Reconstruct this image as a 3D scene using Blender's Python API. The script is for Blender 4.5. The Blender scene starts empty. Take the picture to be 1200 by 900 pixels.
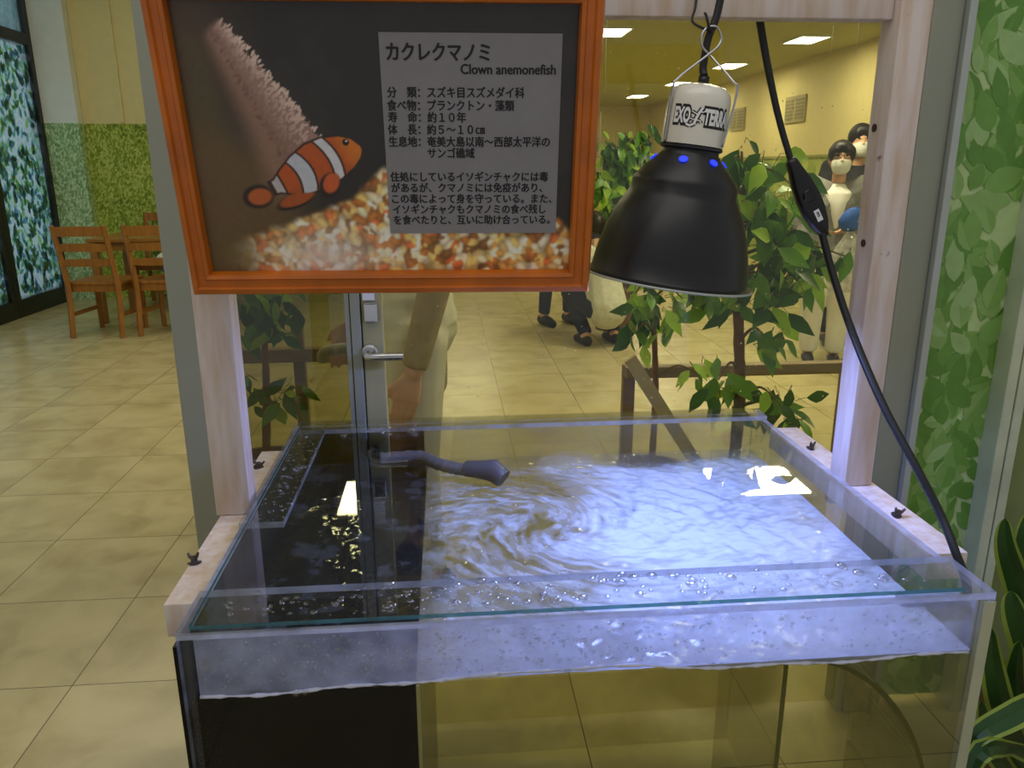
import bpy, bmesh, math, random
import numpy as np
from mathutils import Vector, Matrix, noise as mnoise

C = bpy.context.scene
COL = C.collection
PI = math.pi

# ------------------------------------------------------------------ camera, world, light, exposure
F, PITCH, YAW, ROLL, CAMH = 912.14, .2713, .0837, -.0039, 1.31
_cy, _sy, _cp, _sp = math.cos(YAW), math.sin(YAW), math.cos(PITCH), math.sin(PITCH)
FW = np.array([_sy*_cp, _cy*_cp, -_sp]); RT0 = np.array([_cy, -_sy, 0.]); UP0 = np.cross(RT0, FW)
RT = math.cos(ROLL)*RT0+math.sin(ROLL)*UP0; UP = -math.sin(ROLL)*RT0+math.cos(ROLL)*UP0
cd = bpy.data.cameras.new('camera'); cam = bpy.data.objects.new('camera', cd); COL.objects.link(cam)
cd.sensor_width = 36; cd.lens = F*36/1200; cd.clip_start = .02; cd.clip_end = 100
cam.matrix_world = Matrix(((RT[0], UP[0], -FW[0], 0), (RT[1], UP[1], -FW[1], 0), (RT[2], UP[2], -FW[2], CAMH), (0, 0, 0, 1)))
C.camera = cam
w = bpy.data.worlds.new('world'); C.world = w; w.use_nodes = True
WORLD_COL, WORLD_STR = (.93, .95, 1.0), .40
w.node_tree.nodes['Background'].inputs[0].default_value = (*WORLD_COL, 1)
w.node_tree.nodes['Background'].inputs[1].default_value = WORLD_STR
def area(name, loc, rot, sx, sy, col, watts):
    l = bpy.data.lights.new(name, 'AREA'); l.shape = 'RECTANGLE'; l.size = sx; l.size_y = sy; l.color = col; l.energy = watts
    o = bpy.data.objects.new(name, l); COL.objects.link(o); o.location = loc; o.rotation_euler = rot
    return o
# unseen fill lights added at ceiling height and above the visitor; daylight outside the left windows
area('ceiling_fill_light', (1.0, 2.35, 2.46), (0, 0, 0), .5, .5, (1, .95, .80), 18)
area('ceiling_fill_light', (3.4, 3.2, 2.46), (0, 0, 0), .5, .5, (1, .95, .80), 24)
area('ceiling_fill_light', (.2, 12.0, 2.46), (0, 0, 0), 1.2, 3.0, (1, .95, .80), 44)
area('ceiling_fill_light', (-2.6, 4.8, 3.5), (0, 0, 0), 1.6, 4.5, (1, .96, .84), 40)
area('ceiling_fill_light', (-.2, .1, 3.1), (0, 0, 0), 2.6, 1.6, (1, .95, .86), 19)
area('daylight_light', (-4.6, 6.4, 1.6), (0, -PI/2, 0), 3.0, 5.0, (.72, .90, 1.0), 58)
C.view_settings.view_transform = 'Standard'; C.view_settings.look = 'None'
C.view_settings.gamma = 1; C.view_settings.exposure = -.12; C.view_settings.use_curve_mapping = False
C.cycles.max_bounces = 10; C.cycles.transparent_max_bounces = 40; C.cycles.diffuse_bounces = 4
C.cycles.sample_clamp_indirect = 4; C.cycles.caustics_reflective = False

# measured points: pixel of the photograph + one known coordinate -> metres
def _ray(u, v): return FW+RT*(u-600)/F-UP*(v-450)/F
def at(u, v, y=None, z=None, x=None):
    d = _ray(u, v)
    t = y/d[1] if y is not None else (z-CAMH)/d[2] if z is not None else x/d[0]
    return Vector((d[0]*t, d[1]*t, CAMH+d[2]*t))

# ------------------------------------------------------------------ mesh helpers
class MB:
    def __init__(s): s.v = []; s.f = []; s.m = []; s.mi = 0
    def add(s, vs, fs, M=None):
        b = len(s.v)
        for p in vs:
            s.v.append(tuple(M @ Vector(p)) if M else tuple(p))
        for f in fs: s.f.append([b+i for i in f]); s.m.append(s.mi)
        return s
    def box(s, x0, x1, y0, y1, z0, z1, M=None, bev=0):
        if bev <= 0:
            vs = [(x, y, z) for z in (z0, z1) for y in (y0, y1) for x in (x0, x1)]
            return s.add(vs, [(0, 2, 3, 1), (4, 5, 7, 6), (0, 1, 5, 4), (2, 6, 7, 3), (0, 4, 6, 2), (1, 3, 7, 5)], M)
        bm = bmesh.new(); bmesh.ops.create_cube(bm, size=1)
        for v in bm.verts: v.co = Vector(((x0+x1)/2+v.co.x*(x1-x0), (y0+y1)/2+v.co.y*(y1-y0), (z0+z1)/2+v.co.z*(z1-z0)))
        bmesh.ops.bevel(bm, geom=bm.edges[:], offset=bev, segments=2, affect='EDGES', profile=.5)
        bm.verts.index_update()
        s.add([v.co.copy() for v in bm.verts], [[v.index for v in f.verts] for f in bm.faces], M); bm.free(); return s
    def tube(s, pts, r, n=10, cap=True, sq=1.0, M=None):
        pts = [Vector(p) for p in pts]; rs = r if hasattr(r, '__len__') else [r]*len(pts)
        vs = []; fs = []; ref = None
        for i, p in enumerate(pts):
            t = (pts[min(i+1, len(pts)-1)]-pts[max(i-1, 0)]).normalized()
            if ref is None: ref = Vector((0, 0, 1)) if abs(t.z) < .9 else Vector((1, 0, 0))
            a = (ref-t*ref.dot(t)).normalized(); ref = a; b = t.cross(a)
            for k in range(n):
                th = 2*PI*k/n; vs.append(p+(a*math.cos(th)*sq+b*math.sin(th))*rs[i])
        for i in range(len(pts)-1):
            for k in range(n): fs.append((i*n+k, i*n+(k+1) % n, (i+1)*n+(k+1) % n, (i+1)*n+k))
        if cap: fs.append(list(range(n))[::-1]); fs.append([(len(pts)-1)*n+k for k in range(n)])
        return s.add(vs, fs, M)
    def lathe(s, prof, n=40, M=None, cap0=True, cap1=True):
        vs = [(r*math.cos(2*PI*k/n), r*math.sin(2*PI*k/n), z) for r, z in prof for k in range(n)]
        fs = [(i*n+k, i*n+(k+1) % n, (i+1)*n+(k+1) % n, (i+1)*n+k) for i in range(len(prof)-1) for k in range(n)]
        if cap0: fs.append(list(range(n))[::-1])
        if cap1: fs.append([(len(prof)-1)*n+k for k in range(n)])
        return s.add(vs, fs, M)
    def loft(s, rings, n=16, M=None):      # rings: (centre, rx, ry) ellipses in horizontal planes
        vs = []; fs = []
        for c, rx, ry in rings:
            for k in range(n):
                th = 2*PI*k/n; vs.append((c[0]+rx*math.cos(th), c[1]+ry*math.sin(th), c[2]))
        for i in range(len(rings)-1):
            for k in range(n): fs.append((i*n+k, i*n+(k+1) % n, (i+1)*n+(k+1) % n, (i+1)*n+k))
        fs.append(list(range(n))[::-1]); fs.append([(len(rings)-1)*n+k for k in range(n)])
        return s.add(vs, fs, M)
    def ball(s, c, rx, ry=None, rz=None, nu=14, nv=9, M=None):
        ry = ry or rx; rz = rz or rx
        prof = [(math.sin(PI*i/nv), -math.cos(PI*i/nv)) for i in range(nv+1)]
        prof[0] = (.02, -1); prof[-1] = (.02, 1)
        vs = [(c[0]+rx*r*math.cos(2*PI*k/nu), c[1]+ry*r*math.sin(2*PI*k/nu), c[2]+rz*z) for r, z in prof for k in range(nu)]
        fs = [(i*nu+k, i*nu+(k+1) % nu, (i+1)*nu+(k+1) % nu, (i+1)*nu+k) for i in range(nv) for k in range(nu)]
        fs.append(list(range(nu))[::-1]); fs.append([nv*nu+k for k in range(nu)])
        return s.add(vs, fs, M)
    def build(s, name, mats, parent=None, smooth=False, loc=None, kind=None):
        me = bpy.data.meshes.new(name); me.from_pydata(s.v, [], s.f); me.update()
        for m in (mats if isinstance(mats, (list, tuple)) else [mats]): me.materials.append(m)
        me.polygons.foreach_set('material_index', s.m)
        if smooth: me.polygons.foreach_set('use_smooth', [True]*len(s.f))
        o = bpy.data.objects.new(name, me); COL.objects.link(o)
        if smooth == 'auto': me.set_sharp_from_angle(angle=math.radians(38))
        if loc: o.location = loc
        if parent: o.parent = parent
        if kind: o['kind'] = kind
        return o
def tag(o, label, cat, group=None, kind=None):
    o['label'] = label; o['category'] = cat
    if group: o['group'] = group
    if kind: o['kind'] = kind
    return o
def thing(name, label, cat, loc=(0, 0, 0), rot=(0, 0, 0), group=None):
    o = bpy.data.objects.new(name, None); COL.objects.link(o); o.location = loc; o.rotation_euler = rot
    o.empty_display_size = .05
    return tag(o, label, cat, group)
def spline(pts, n=8):
    pts = [Vector(p) for p in pts]; out = []
    for i in range(len(pts)-1):
        p0 = pts[max(i-1, 0)]; p1 = pts[i]; p2 = pts[i+1]; p3 = pts[min(i+2, len(pts)-1)]
        for k in range(n):
            t = k/n
            out.append(.5*((2*p1)+(p2-p0)*t+(2*p0-5*p1+4*p2-p3)*t*t+(3*p1-p0-3*p2+p3)*t**3))
    out.append(pts[-1]); return out

# ------------------------------------------------------------------ materials
def lin(c):
    return tuple(((x/255)/12.92 if x/255 <= .04045 else ((x/255+.055)/1.055)**2.4) for x in c)
def nt(name):
    m = bpy.data.materials.new(name); m.use_nodes = True; t = m.node_tree; t.nodes.clear()
    out = t.nodes.new('ShaderNodeOutputMaterial'); return m, t, out
def N(t, typ, **kw):
    n = t.nodes.new(typ)
    for k, v in kw.items(): setattr(n, k, v)
    return n
def mat(name, col, rough=.5, metal=0, var=.12, scale=12, bump=0, stretch=None, spec=.5, emis=None, estr=0, trans=0, coat=0):
    m, t, out = nt(name); col = lin(col)
    p = N(t, 'ShaderNodeBsdfPrincipled')
    tc = N(t, 'ShaderNodeTexCoord'); mp = N(t, 'ShaderNodeMapping'); t.links.new(tc.outputs['Object'], mp.inputs[0])
    if stretch: mp.inputs['Scale'].default_value = stretch
    nz = N(t, 'ShaderNodeTexNoise'); nz.inputs['Scale'].default_value = scale; nz.inputs['Detail'].default_value = 5
    t.links.new(mp.outputs[0], nz.inputs['Vector'])
    r = N(t, 'ShaderNodeValToRGB')
    r.color_ramp.elements[0].color = (*[x*(1-var) for x in col], 1); r.color_ramp.elements[1].color = (*[min(1, x*(1+var)) for x in col], 1)
    r.color_ramp.elements[0].position = .3; r.color_ramp.elements[1].position = .7
    t.links.new(nz.outputs[0], r.inputs[0]); t.links.new(r.outputs[0], p.inputs['Base Color'])
    p.inputs['Roughness'].default_value = rough; p.inputs['Metallic'].default_value = metal; p.inputs['Specular IOR Level'].default_value = spec
    p.inputs['Coat Weight'].default_value = coat; p.inputs['Coat Roughness'].default_value = .08
    if emis: p.inputs['Emission Color'].default_value = (*lin(emis), 1); p.inputs['Emission Strength'].default_value = estr
    if bump:
        b = N(t, 'ShaderNodeBump'); b.inputs['Strength'].default_value = bump; b.inputs['Distance'].default_value = .01
        t.links.new(nz.outputs[0], b.inputs['Height']); t.links.new(b.outputs[0], p.inputs['Normal'])
    sh = p.outputs[0]
    if trans:
        tr = N(t, 'ShaderNodeBsdfTranslucent'); t.links.new(r.outputs[0], tr.inputs[0])
        mx = N(t, 'ShaderNodeMixShader'); mx.inputs[0].default_value = trans; t.links.new(sh, mx.inputs[1]); t.links.new(tr.outputs[0], mx.inputs[2]); sh = mx.outputs[0]
    t.links.new(sh, out.inputs[0]); return m
def schlick(t, f0=.04, gain=1.0, normal=None):
    lw = N(t, 'ShaderNodeLayerWeight'); lw.inputs[0].default_value = .5
    if normal: t.links.new(normal, lw.inputs['Normal'])
    pw = N(t, 'ShaderNodeMath', operation='POWER'); pw.inputs[1].default_value = 5; t.links.new(lw.outputs['Facing'], pw.inputs[0])
    ma = N(t, 'ShaderNodeMath', operation='MULTIPLY_ADD'); ma.inputs[1].default_value = (1-f0)*gain; ma.inputs[2].default_value = f0*gain
    t.links.new(pw.outputs[0], ma.inputs[0]); return ma.outputs[0]
def glass(name, tint=(1, 1, 1), f0=.04, rough=0.0, haze=0, hazecol=(200, 205, 215), gain=1.0, bump=0, bscale=60):
    m, t, out = nt(name)
    nrm = None
    if bump:
        tc = N(t, 'ShaderNodeTexCoord'); nz = N(t, 'ShaderNodeTexNoise'); nz.inputs['Scale'].default_value = bscale
        t.links.new(tc.outputs['Object'], nz.inputs['Vector']); b = N(t, 'ShaderNodeBump'); b.inputs['Strength'].default_value = bump; b.inputs['Distance'].default_value = .002
        t.links.new(nz.outputs[0], b.inputs['Height']); nrm = b.outputs[0]
    tr = N(t, 'ShaderNodeBsdfTransparent'); tr.inputs[0].default_value = (*tint, 1)
    base = tr.outputs[0]
    if haze:
        df = N(t, 'ShaderNodeBsdfDiffuse'); df.inputs[0].default_value = (*lin(hazecol), 1)
        tl = N(t, 'ShaderNodeBsdfTranslucent'); tl.inputs[0].default_value = (*lin(hazecol), 1)
        a = N(t, 'ShaderNodeMixShader'); a.inputs[0].default_value = .5; t.links.new(df.outputs[0], a.inputs[1]); t.links.new(tl.outputs[0], a.inputs[2])
        h = N(t, 'ShaderNodeMixShader'); t.links.new(base, h.inputs[1]); t.links.new(a.outputs[0], h.inputs[2])
        tc = N(t, 'ShaderNodeTexCoord'); nz = N(t, 'ShaderNodeTexNoise'); nz.inputs['Scale'].default_value = 22; nz.inputs['Detail'].default_value = 6
        t.links.new(tc.outputs['Object'], nz.inputs['Vector'])
        mr = N(t, 'ShaderNodeMapRange'); mr.inputs[1].default_value = .3; mr.inputs[2].default_value = .7; lo_ = .55 if haze < .85 else .93; mr.inputs[3].default_value = haze*lo_; mr.inputs[4].default_value = min(1, haze*(2-lo_))
        t.links.new(nz.outputs[0], mr.inputs[0]); t.links.new(mr.outputs[0], h.inputs[0]); base = h.outputs[0]
    g = N(t, 'ShaderNodeBsdfGlossy'); g.inputs['Roughness'].default_value = rough
    if nrm: t.links.new(nrm, g.inputs['Normal'])
    mx = N(t, 'ShaderNodeMixShader'); t.links.new(schlick(t, f0, gain), mx.inputs[0]); t.links.new(base, mx.inputs[1]); t.links.new(g.outputs[0], mx.inputs[2])
    t.links.new(mx.outputs[0], out.inputs[0]); return m

M = {}
# floor tiles: square sheets with thin dark joints and a faint stone figure
m, t, out = nt('floor_tile')
p = N(t, 'ShaderNodeBsdfPrincipled'); geo = N(t, 'ShaderNodeNewGeometry'); sep = N(t, 'ShaderNodeSeparateXYZ'); t.links.new(geo.outputs['Position'], sep.inputs[0])
S = .4365
def joint(sock, off):
    a = N(t, 'ShaderNodeMath', operation='SUBTRACT'); a.inputs[1].default_value = off-50*S; t.links.new(sock, a.inputs[0])
    b = N(t, 'ShaderNodeMath', operation='DIVIDE'); b.inputs[1].default_value = S; t.links.new(a.outputs[0], b.inputs[0])
    fr = N(t, 'ShaderNodeMath', operation='FRACT'); t.links.new(b.outputs[0], fr.inputs[0])
    pp = N(t, 'ShaderNodeMath', operation='PINGPONG'); pp.inputs[1].default_value = .5; t.links.new(fr.outputs[0], pp.inputs[0])
    lt = N(t, 'ShaderNodeMath', operation='LESS_THAN'); lt.inputs[1].default_value = .0032; t.links.new(pp.outputs[0], lt.inputs[0])
    fl = N(t, 'ShaderNodeMath', operation='FLOOR'); t.links.new(b.outputs[0], fl.inputs[0])
    return lt.outputs[0], fl.outputs[0]
jx, fx = joint(sep.outputs[0], -1.0096); jy, fy = joint(sep.outputs[1], 1.854)
mx_ = N(t, 'ShaderNodeMath', operation='MAXIMUM'); t.links.new(jx, mx_.inputs[0]); t.links.new(jy, mx_.inputs[1])
cmb = N(t, 'ShaderNodeCombineXYZ'); t.links.new(fx, cmb.inputs[0]); t.links.new(fy, cmb.inputs[1])
wn = N(t, 'ShaderNodeTexWhiteNoise'); t.links.new(cmb.outputs[0], wn.inputs[0])
vadd = N(t, 'ShaderNodeVectorMath', operation='MULTIPLY_ADD'); vadd.inputs[1].default_value = (9, 9, 9); t.links.new(wn.outputs['Color'], vadd.inputs[0]); t.links.new(geo.outputs['Position'], vadd.inputs[2])
n1 = N(t, 'ShaderNodeTexNoise'); n1.inputs['Scale'].default_value = 5; n1.inputs['Detail'].default_value = 7; n1.inputs['Distortion'].default_value = .5; t.links.new(vadd.outputs[0], n1.inputs['Vector'])
rp = N(t, 'ShaderNodeValToRGB'); e = rp.color_ramp.elements
e[0].position = .32; e[0].color = (*lin((174, 161, 114)), 1); e[1].position = .68; e[1].color = (*lin((200, 188, 142)), 1)
x_ = e.new(.5); x_.color = (*lin((190, 178, 131)), 1)
t.links.new(n1.outputs[0], rp.inputs[0])
mc = N(t, 'ShaderNodeMixRGB'); mc.inputs[2].default_value = (*lin((92, 82, 58)), 1); t.links.new(mx_.outputs[0], mc.inputs[0]); t.links.new(rp.outputs[0], mc.inputs[1])
t.links.new(mc.outputs[0], p.inputs['Base Color']); p.inputs['Roughness'].default_value = .27; p.inputs['Specular IOR Level'].default_value = .45
t.links.new(p.outputs[0], out.inputs[0]); M['floor'] = m

M['cream'] = mat('cream_wall_paint', (222, 208, 152), .7, var=.03)
M['cream_far'] = mat('far_wall_paint', (214, 202, 142), .7, var=.03)
M['pale'] = mat('daylit_column_tone', (222, 226, 222), .7, var=.03)  # daylight on the column put into its colour; the left ceiling shares it
M['ceil'] = mat('ceiling_board', (176, 172, 96), .8, var=.04)
M['lamp_on'] = mat('ceiling_lamp_diffuser', (255, 250, 235), .5, emis=(255, 247, 228), estr=46)
M['white_metal'] = mat('white_enamel', (225, 225, 222), .4, var=.03)
M['alu'] = mat('grey_painted_aluminium', (150, 152, 134), .38, .25, var=.04, scale=4)
M['alu_light'] = mat('pale_aluminium', (178, 184, 176), .35, .3, var=.04)
M['black_metal'] = mat('black_window_frame', (28, 30, 32), .4, var=.1)
M['chrome'] = mat('chrome', (205, 205, 205), .18, 1, var=.04)
M['steel_wire'] = mat('bright_steel_wire', (190, 190, 192), .25, 1, var=.05)
M['oak'] = mat('stained_pine_chair_wood', (150, 98, 34), .45, var=.22, scale=7, stretch=(6, 6, 1), bump=.05)
M['table_wood'] = mat('stained_pine_table_wood', (150, 104, 40), .4, var=.18, scale=6, stretch=(1, 7, 7))
M['frame_wood'] = mat('orange_stained_frame_wood', (186, 96, 6), .42, var=.2, scale=14, stretch=(1.2, 1.2, 1.2), coat=.25)
M['barrier_wood'] = mat('brown_barrier_wood', (128, 104, 56), .55, var=.15, scale=8, stretch=(1, 6, 6))
M['trunk'] = mat('ficus_bark', (110, 74, 36), .8, var=.35, scale=25, bump=.4)
M['twig'] = mat('green_brown_twig', (112, 92, 48), .7, var=.2)
M['soil'] = mat('potting_soil', (60, 46, 32), .9, var=.3, bump=.5, scale=40)
M['pot'] = mat('brown_plastic_pot', (104, 78, 56), .5)
M['leafA'] = mat('ficus_leaf_dark', (52, 100, 30), .38, var=.3, scale=9, trans=.22)
M['leafB'] = mat('ficus_leaf_mid', (98, 150, 40), .38, var=.25, scale=9, trans=.3)
M['leafC'] = mat('ficus_leaf_bright', (160, 200, 52), .4, var=.2, scale=9, trans=.35)
M['drac_d'] = mat('dracaena_leaf_green', (44, 84, 34), .35, var=.3, trans=.15)
M['drac_y'] = mat('dracaena_leaf_margin', (150, 172, 70), .35, var=.2, trans=.15)
M['black_acr'] = mat('black_acrylic', (9, 9, 10), .16, var=.1, spec=.18)
M['black_pl'] = mat('black_plastic', (14, 14, 15), .32, var=.1)
M['black_cord'] = mat('black_rubber_cord', (16, 16, 17), .45, var=.1)
M['dome'] = mat('black_enamel_dome', (20, 20, 20), .36, var=.15, scale=6)
M['dome_in'] = mat('aluminium_reflector', (215, 218, 225), .3, .9, var=.03)
M['ceramic'] = mat('white_ceramic', (226, 222, 206), .22, var=.03, coat=.3)
M['paper'] = mat('white_sticker', (232, 232, 230), .5, var=.03)
M['ink'] = mat('black_ink', (24, 23, 26), .6, var=.05)
M['white_ink'] = mat('white_print', (235, 235, 232), .5, var=.03)
M['grey_pl'] = mat('grey_blue_plastic', (98, 96, 102), .4, var=.12)
M['rust'] = mat('weathered_steel', (92, 84, 80), .45, .8, var=.3, scale=60)
M['hole'] = mat('dark_screw_hole', (60, 34, 28), .8)
M['skin'] = mat('skin', (206, 160, 124), .55, var=.05)
M['hair'] = mat('black_hair', (22, 18, 17), .5, var=.3, scale=40, stretch=(6, 6, 1))
M['mask'] = mat('white_face_mask', (228, 230, 226), .7, var=.03)
M['navy'] = mat('navy_cloth', (26, 30, 52), .8, var=.2)
M['blackc'] = mat('black_cloth', (24, 24, 26), .85, var=.2)
M['beige'] = mat('beige_wool', (160, 140, 98), .9, var=.1, scale=30, bump=.15)
M['greyw'] = mat('grey_white_fleece', (196, 196, 178), .9, var=.1, scale=30, bump=.1)
M['greyc'] = mat('grey_knit', (122, 122, 118), .9, var=.12, scale=60)
M['whitec'] = mat('white_cotton', (228, 226, 220), .85, var=.05)
M['cream_c'] = mat('cream_trousers', (206, 200, 176), .85, var=.06)
M['redc'] = mat('red_cloth', (150, 40, 46), .85)
M['shoe'] = mat('black_shoe', (18, 18, 20), .5, var=.2)
M['lensd'] = mat('dark_spectacle_frame', (40, 34, 30), .4)
M['blue_bag'] = mat('blue_cloth', (34, 84, 170), .8)
M['slate'] = mat('slate_blue_cloth', (84, 104, 140), .85)
M['vent'] = mat('grey_vent_slat', (160, 150, 102), .5)
M['orange_c'] = mat('orange_cloth', (190, 92, 40), .8)
# white-washed wood of the stand
m, t, out = nt('white_washed_wood')
p = N(t, 'ShaderNodeBsdfPrincipled'); tc = N(t, 'ShaderNodeTexCoord')
mp = N(t, 'ShaderNodeMapping'); mp.inputs['Scale'].default_value = (30, 30, 4); t.links.new(tc.outputs['Object'], mp.inputs[0])
a = N(t, 'ShaderNodeTexNoise'); a.inputs['Scale'].default_value = 2; a.inputs['Detail'].default_value = 6; t.links.new(mp.outputs[0], a.inputs['Vector'])
r1 = N(t, 'ShaderNodeValToRGB'); r1.color_ramp.elements[0].position = .3; r1.color_ramp.elements[0].color = (*lin((198, 172, 148)), 1); r1.color_ramp.elements[1].position = .62; r1.color_ramp.elements[1].color = (*lin((216, 203, 196)), 1)
t.links.new(a.outputs[0], r1.inputs[0])
b = N(t, 'ShaderNodeTexNoise'); b.inputs['Scale'].default_value = 26; b.inputs['Detail'].default_value = 8; t.links.new(tc.outputs['Object'], b.inputs['Vector'])
r2 = N(t, 'ShaderNodeValToRGB'); r2.color_ramp.elements[0].position = .70; r2.color_ramp.elements[0].color = (0, 0, 0, 1); r2.color_ramp.elements[1].position = .76; r2.color_ramp.elements[1].color = (1, 1, 1, 1)
t.links.new(b.outputs[0], r2.inputs[0])
mc = N(t, 'ShaderNodeMixRGB'); t.links.new(r2.outputs[0], mc.inputs[0]); t.links.new(r1.outputs[0], mc.inputs[1]); mc.inputs[2].default_value = (*lin((120, 96, 84)), 1)
t.links.new(mc.outputs[0], p.inputs['Base Color']); p.inputs['Roughness'].default_value = .6; t.links.new(p.outputs[0], out.inputs[0]); M['wash'] = m
# leafy wallpaper
def wallpaper(name, c0, c1, c2, sc):
    m, t, out = nt(name); p = N(t, 'ShaderNodeBsdfPrincipled'); tc = N(t, 'ShaderNodeTexCoord')
    v = N(t, 'ShaderNodeTexVoronoi'); v.inputs['Scale'].default_value = sc; mp = N(t, 'ShaderNodeMapping'); mp.inputs['Scale'].default_value = (1.6, 1, 1); mp.inputs['Rotation'].default_value = (0, .6, 0)
    t.links.new(tc.outputs['Object'], mp.inputs[0]); t.links.new(mp.outputs[0], v.inputs['Vector'])
    r = N(t, 'ShaderNodeValToRGB'); e = r.color_ramp.elements; e[0].position = .1; e[0].color = (*lin(c0), 1); e[1].position = .8; e[1].color = (*lin(c2), 1); k = e.new(.45); k.color = (*lin(c1), 1)
    n = N(t, 'ShaderNodeTexNoise'); n.inputs['Scale'].default_value = 2.2; n.inputs['Detail'].default_value = 3; t.links.new(tc.outputs['Object'], n.inputs['Vector'])
    ad = N(t, 'ShaderNodeMath', operation='MULTIPLY_ADD'); ad.inputs[1].default_value = .6; t.links.new(n.outputs[0], ad.inputs[0])
    sp = N(t, 'ShaderNodeSeparateColor'); t.links.new(v.outputs['Color'], sp.inputs[0])
    sb = N(t, 'ShaderNodeMath', operation='MULTIPLY_ADD'); sb.inputs[1].default_value = .7; sb.inputs[2].default_value = -.16; t.links.new(sp.outputs[0], sb.inputs[0]); t.links.new(sb.outputs[0], ad.inputs[2])
    t.links.new(ad.outputs[0], r.inputs[0]); t.links.new(r.outputs[0], p.inputs['Base Color']); p.inputs['Roughness'].default_value = .7; t.links.new(p.outputs[0], out.inputs[0]); return m
M['dado'] = wallpaper('green_leaf_wallpaper', (96, 116, 22), (140, 162, 40), (190, 200, 108), 40)
M['dado_daylit'] = wallpaper('daylit_leaf_wallpaper', (110, 146, 92), (148, 182, 128), (200, 222, 182), 40)  # same wallpaper in paler inks, daylight on the column painted in
M['dado_far'] = wallpaper('far_green_wallpaper', (138, 156, 60), (158, 172, 76), (176, 188, 98), 10)
# printed window film: each leaf has one of these inks on a pale ground
def film(name, col, tr): return mat(name, col, .35, var=.08, scale=30, trans=tr)
def clear_film(name, tint, haze, hc): return glass(name, tint, .03, .1, haze=haze, hazecol=hc)
FILM_L = [clear_film('film_ground_pale', (.40, .55, .58), .4, (190, 214, 220))]+[film('film_leaf', c, .7) for c in ((84, 118, 122), (116, 158, 140), (146, 186, 146), (100, 140, 160), (176, 208, 206), (150, 186, 118))]
FILM_R = [film('film_ground_mint', (204, 228, 160), .2)]+[film('film_leaf_green', c, .2) for c in ((110, 160, 66), (122, 172, 76), (140, 186, 92), (156, 196, 110), (172, 208, 134))]
FILM_D = [film('film_ground_shaded', (112, 146, 70), .35)]+[film('film_leaf_shaded', c, .35) for c in ((60, 110, 34), (76, 126, 44), (94, 142, 56), (108, 152, 66), (118, 158, 80))]  # outer right panel: its shade is mixed into the film colours

M['part_glass'] = glass('partition_glass', (.95, .94, .80), .035, 0)
M['dark_glass'] = glass('smoked_door_glass', (.62, .61, .45), .06, 0)
M['acrylic'] = glass('clear_acrylic', (.97, .97, .96), .009, .01)
M['acr_edge'] = glass('acrylic_cut_edge', (.8, .82, .86), .06, .08, haze=.62, hazecol=(205, 208, 225))
M['acr_back'] = glass('wet_acrylic', (.93, .92, .86), .04, .02, haze=.10, hazecol=(200, 200, 200))
M['lid'] = glass('lid_glass', (.95, .97, .96), .045, 0)
M['lid_edge'] = glass('green_glass_edge', (.25, .5, .46), .06, .05, haze=.6, hazecol=(70, 130, 128))
M['fog'] = glass('condensation_film', (.95, .95, .95), .02, .2, haze=.56, hazecol=(205, 208, 225))
M['drop'] = glass('water_drop', (.8, .82, .86), .14, 0, gain=1.0)
M['curve_acr'] = glass('olive_acrylic', (.88, .87, .78), .05, .02, haze=.05)
M['water_side'] = glass('tank_water_body', (.82, .82, .55), .008, 0)
M['plastic_bag'] = glass('clear_plastic_bag', (.9, .9, .9), .06, .15, haze=.6, hazecol=(225, 225, 225))
# water surface: clear water + a milky mask, part bubbles, part lamp-lit white painted in
def water_mat(name, tint, foam_glow_col, gain):
    m, t, out = nt(name)
    tr = N(t, 'ShaderNodeBsdfTransparent'); tr.inputs[0].default_value = (*tint, 1)
    df = N(t, 'ShaderNodeBsdfDiffuse'); df.inputs[0].default_value = (*lin(foam_glow_col), 1)
    at_ = N(t, 'ShaderNodeAttribute'); at_.attribute_name = 'foam'
    h = N(t, 'ShaderNodeMixShader'); t.links.new(at_.outputs['Fac'], h.inputs[0]); t.links.new(tr.outputs[0], h.inputs[1]); t.links.new(df.outputs[0], h.inputs[2])
    g = N(t, 'ShaderNodeBsdfGlossy'); g.inputs['Roughness'].default_value = .03
    mx = N(t, 'ShaderNodeMixShader'); t.links.new(schlick(t, .03, gain), mx.inputs[0]); t.links.new(h.outputs[0], mx.inputs[1]); t.links.new(g.outputs[0], mx.inputs[2])
    t.links.new(mx.outputs[0], out.inputs[0]); return m
M['water'] = water_mat('rippled_tank_water', (.88, .89, .88), (206, 212, 226), 1.1)
# printed photograph: colours come from the print's own colour attribute
m, t, out = nt('printed_photograph'); p = N(t, 'ShaderNodeBsdfPrincipled'); ca = N(t, 'ShaderNodeVertexColor'); ca.layer_name = 'print'
t.links.new(ca.outputs[0], p.inputs['Base Color']); p.inputs['Roughness'].default_value = .3; p.inputs['Coat Weight'].default_value = .15; p.inputs['Coat Roughness'].default_value = .15; t.links.new(p.outputs[0], out.inputs[0]); M['print'] = m
M['panel'] = glass('pale_caption_panel', (1, 1, 1), .02, .3, haze=.92, hazecol=(186, 182, 184))
M['lamp_disc'] = mat('lit_lamp_bulb', (235, 240, 255), .4, emis=(215, 225, 255), estr=14)
M['vent_glow'] = mat('blue_lit_vent', (40, 60, 230), .4, emis=(30, 50, 255), estr=1.6)

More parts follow.
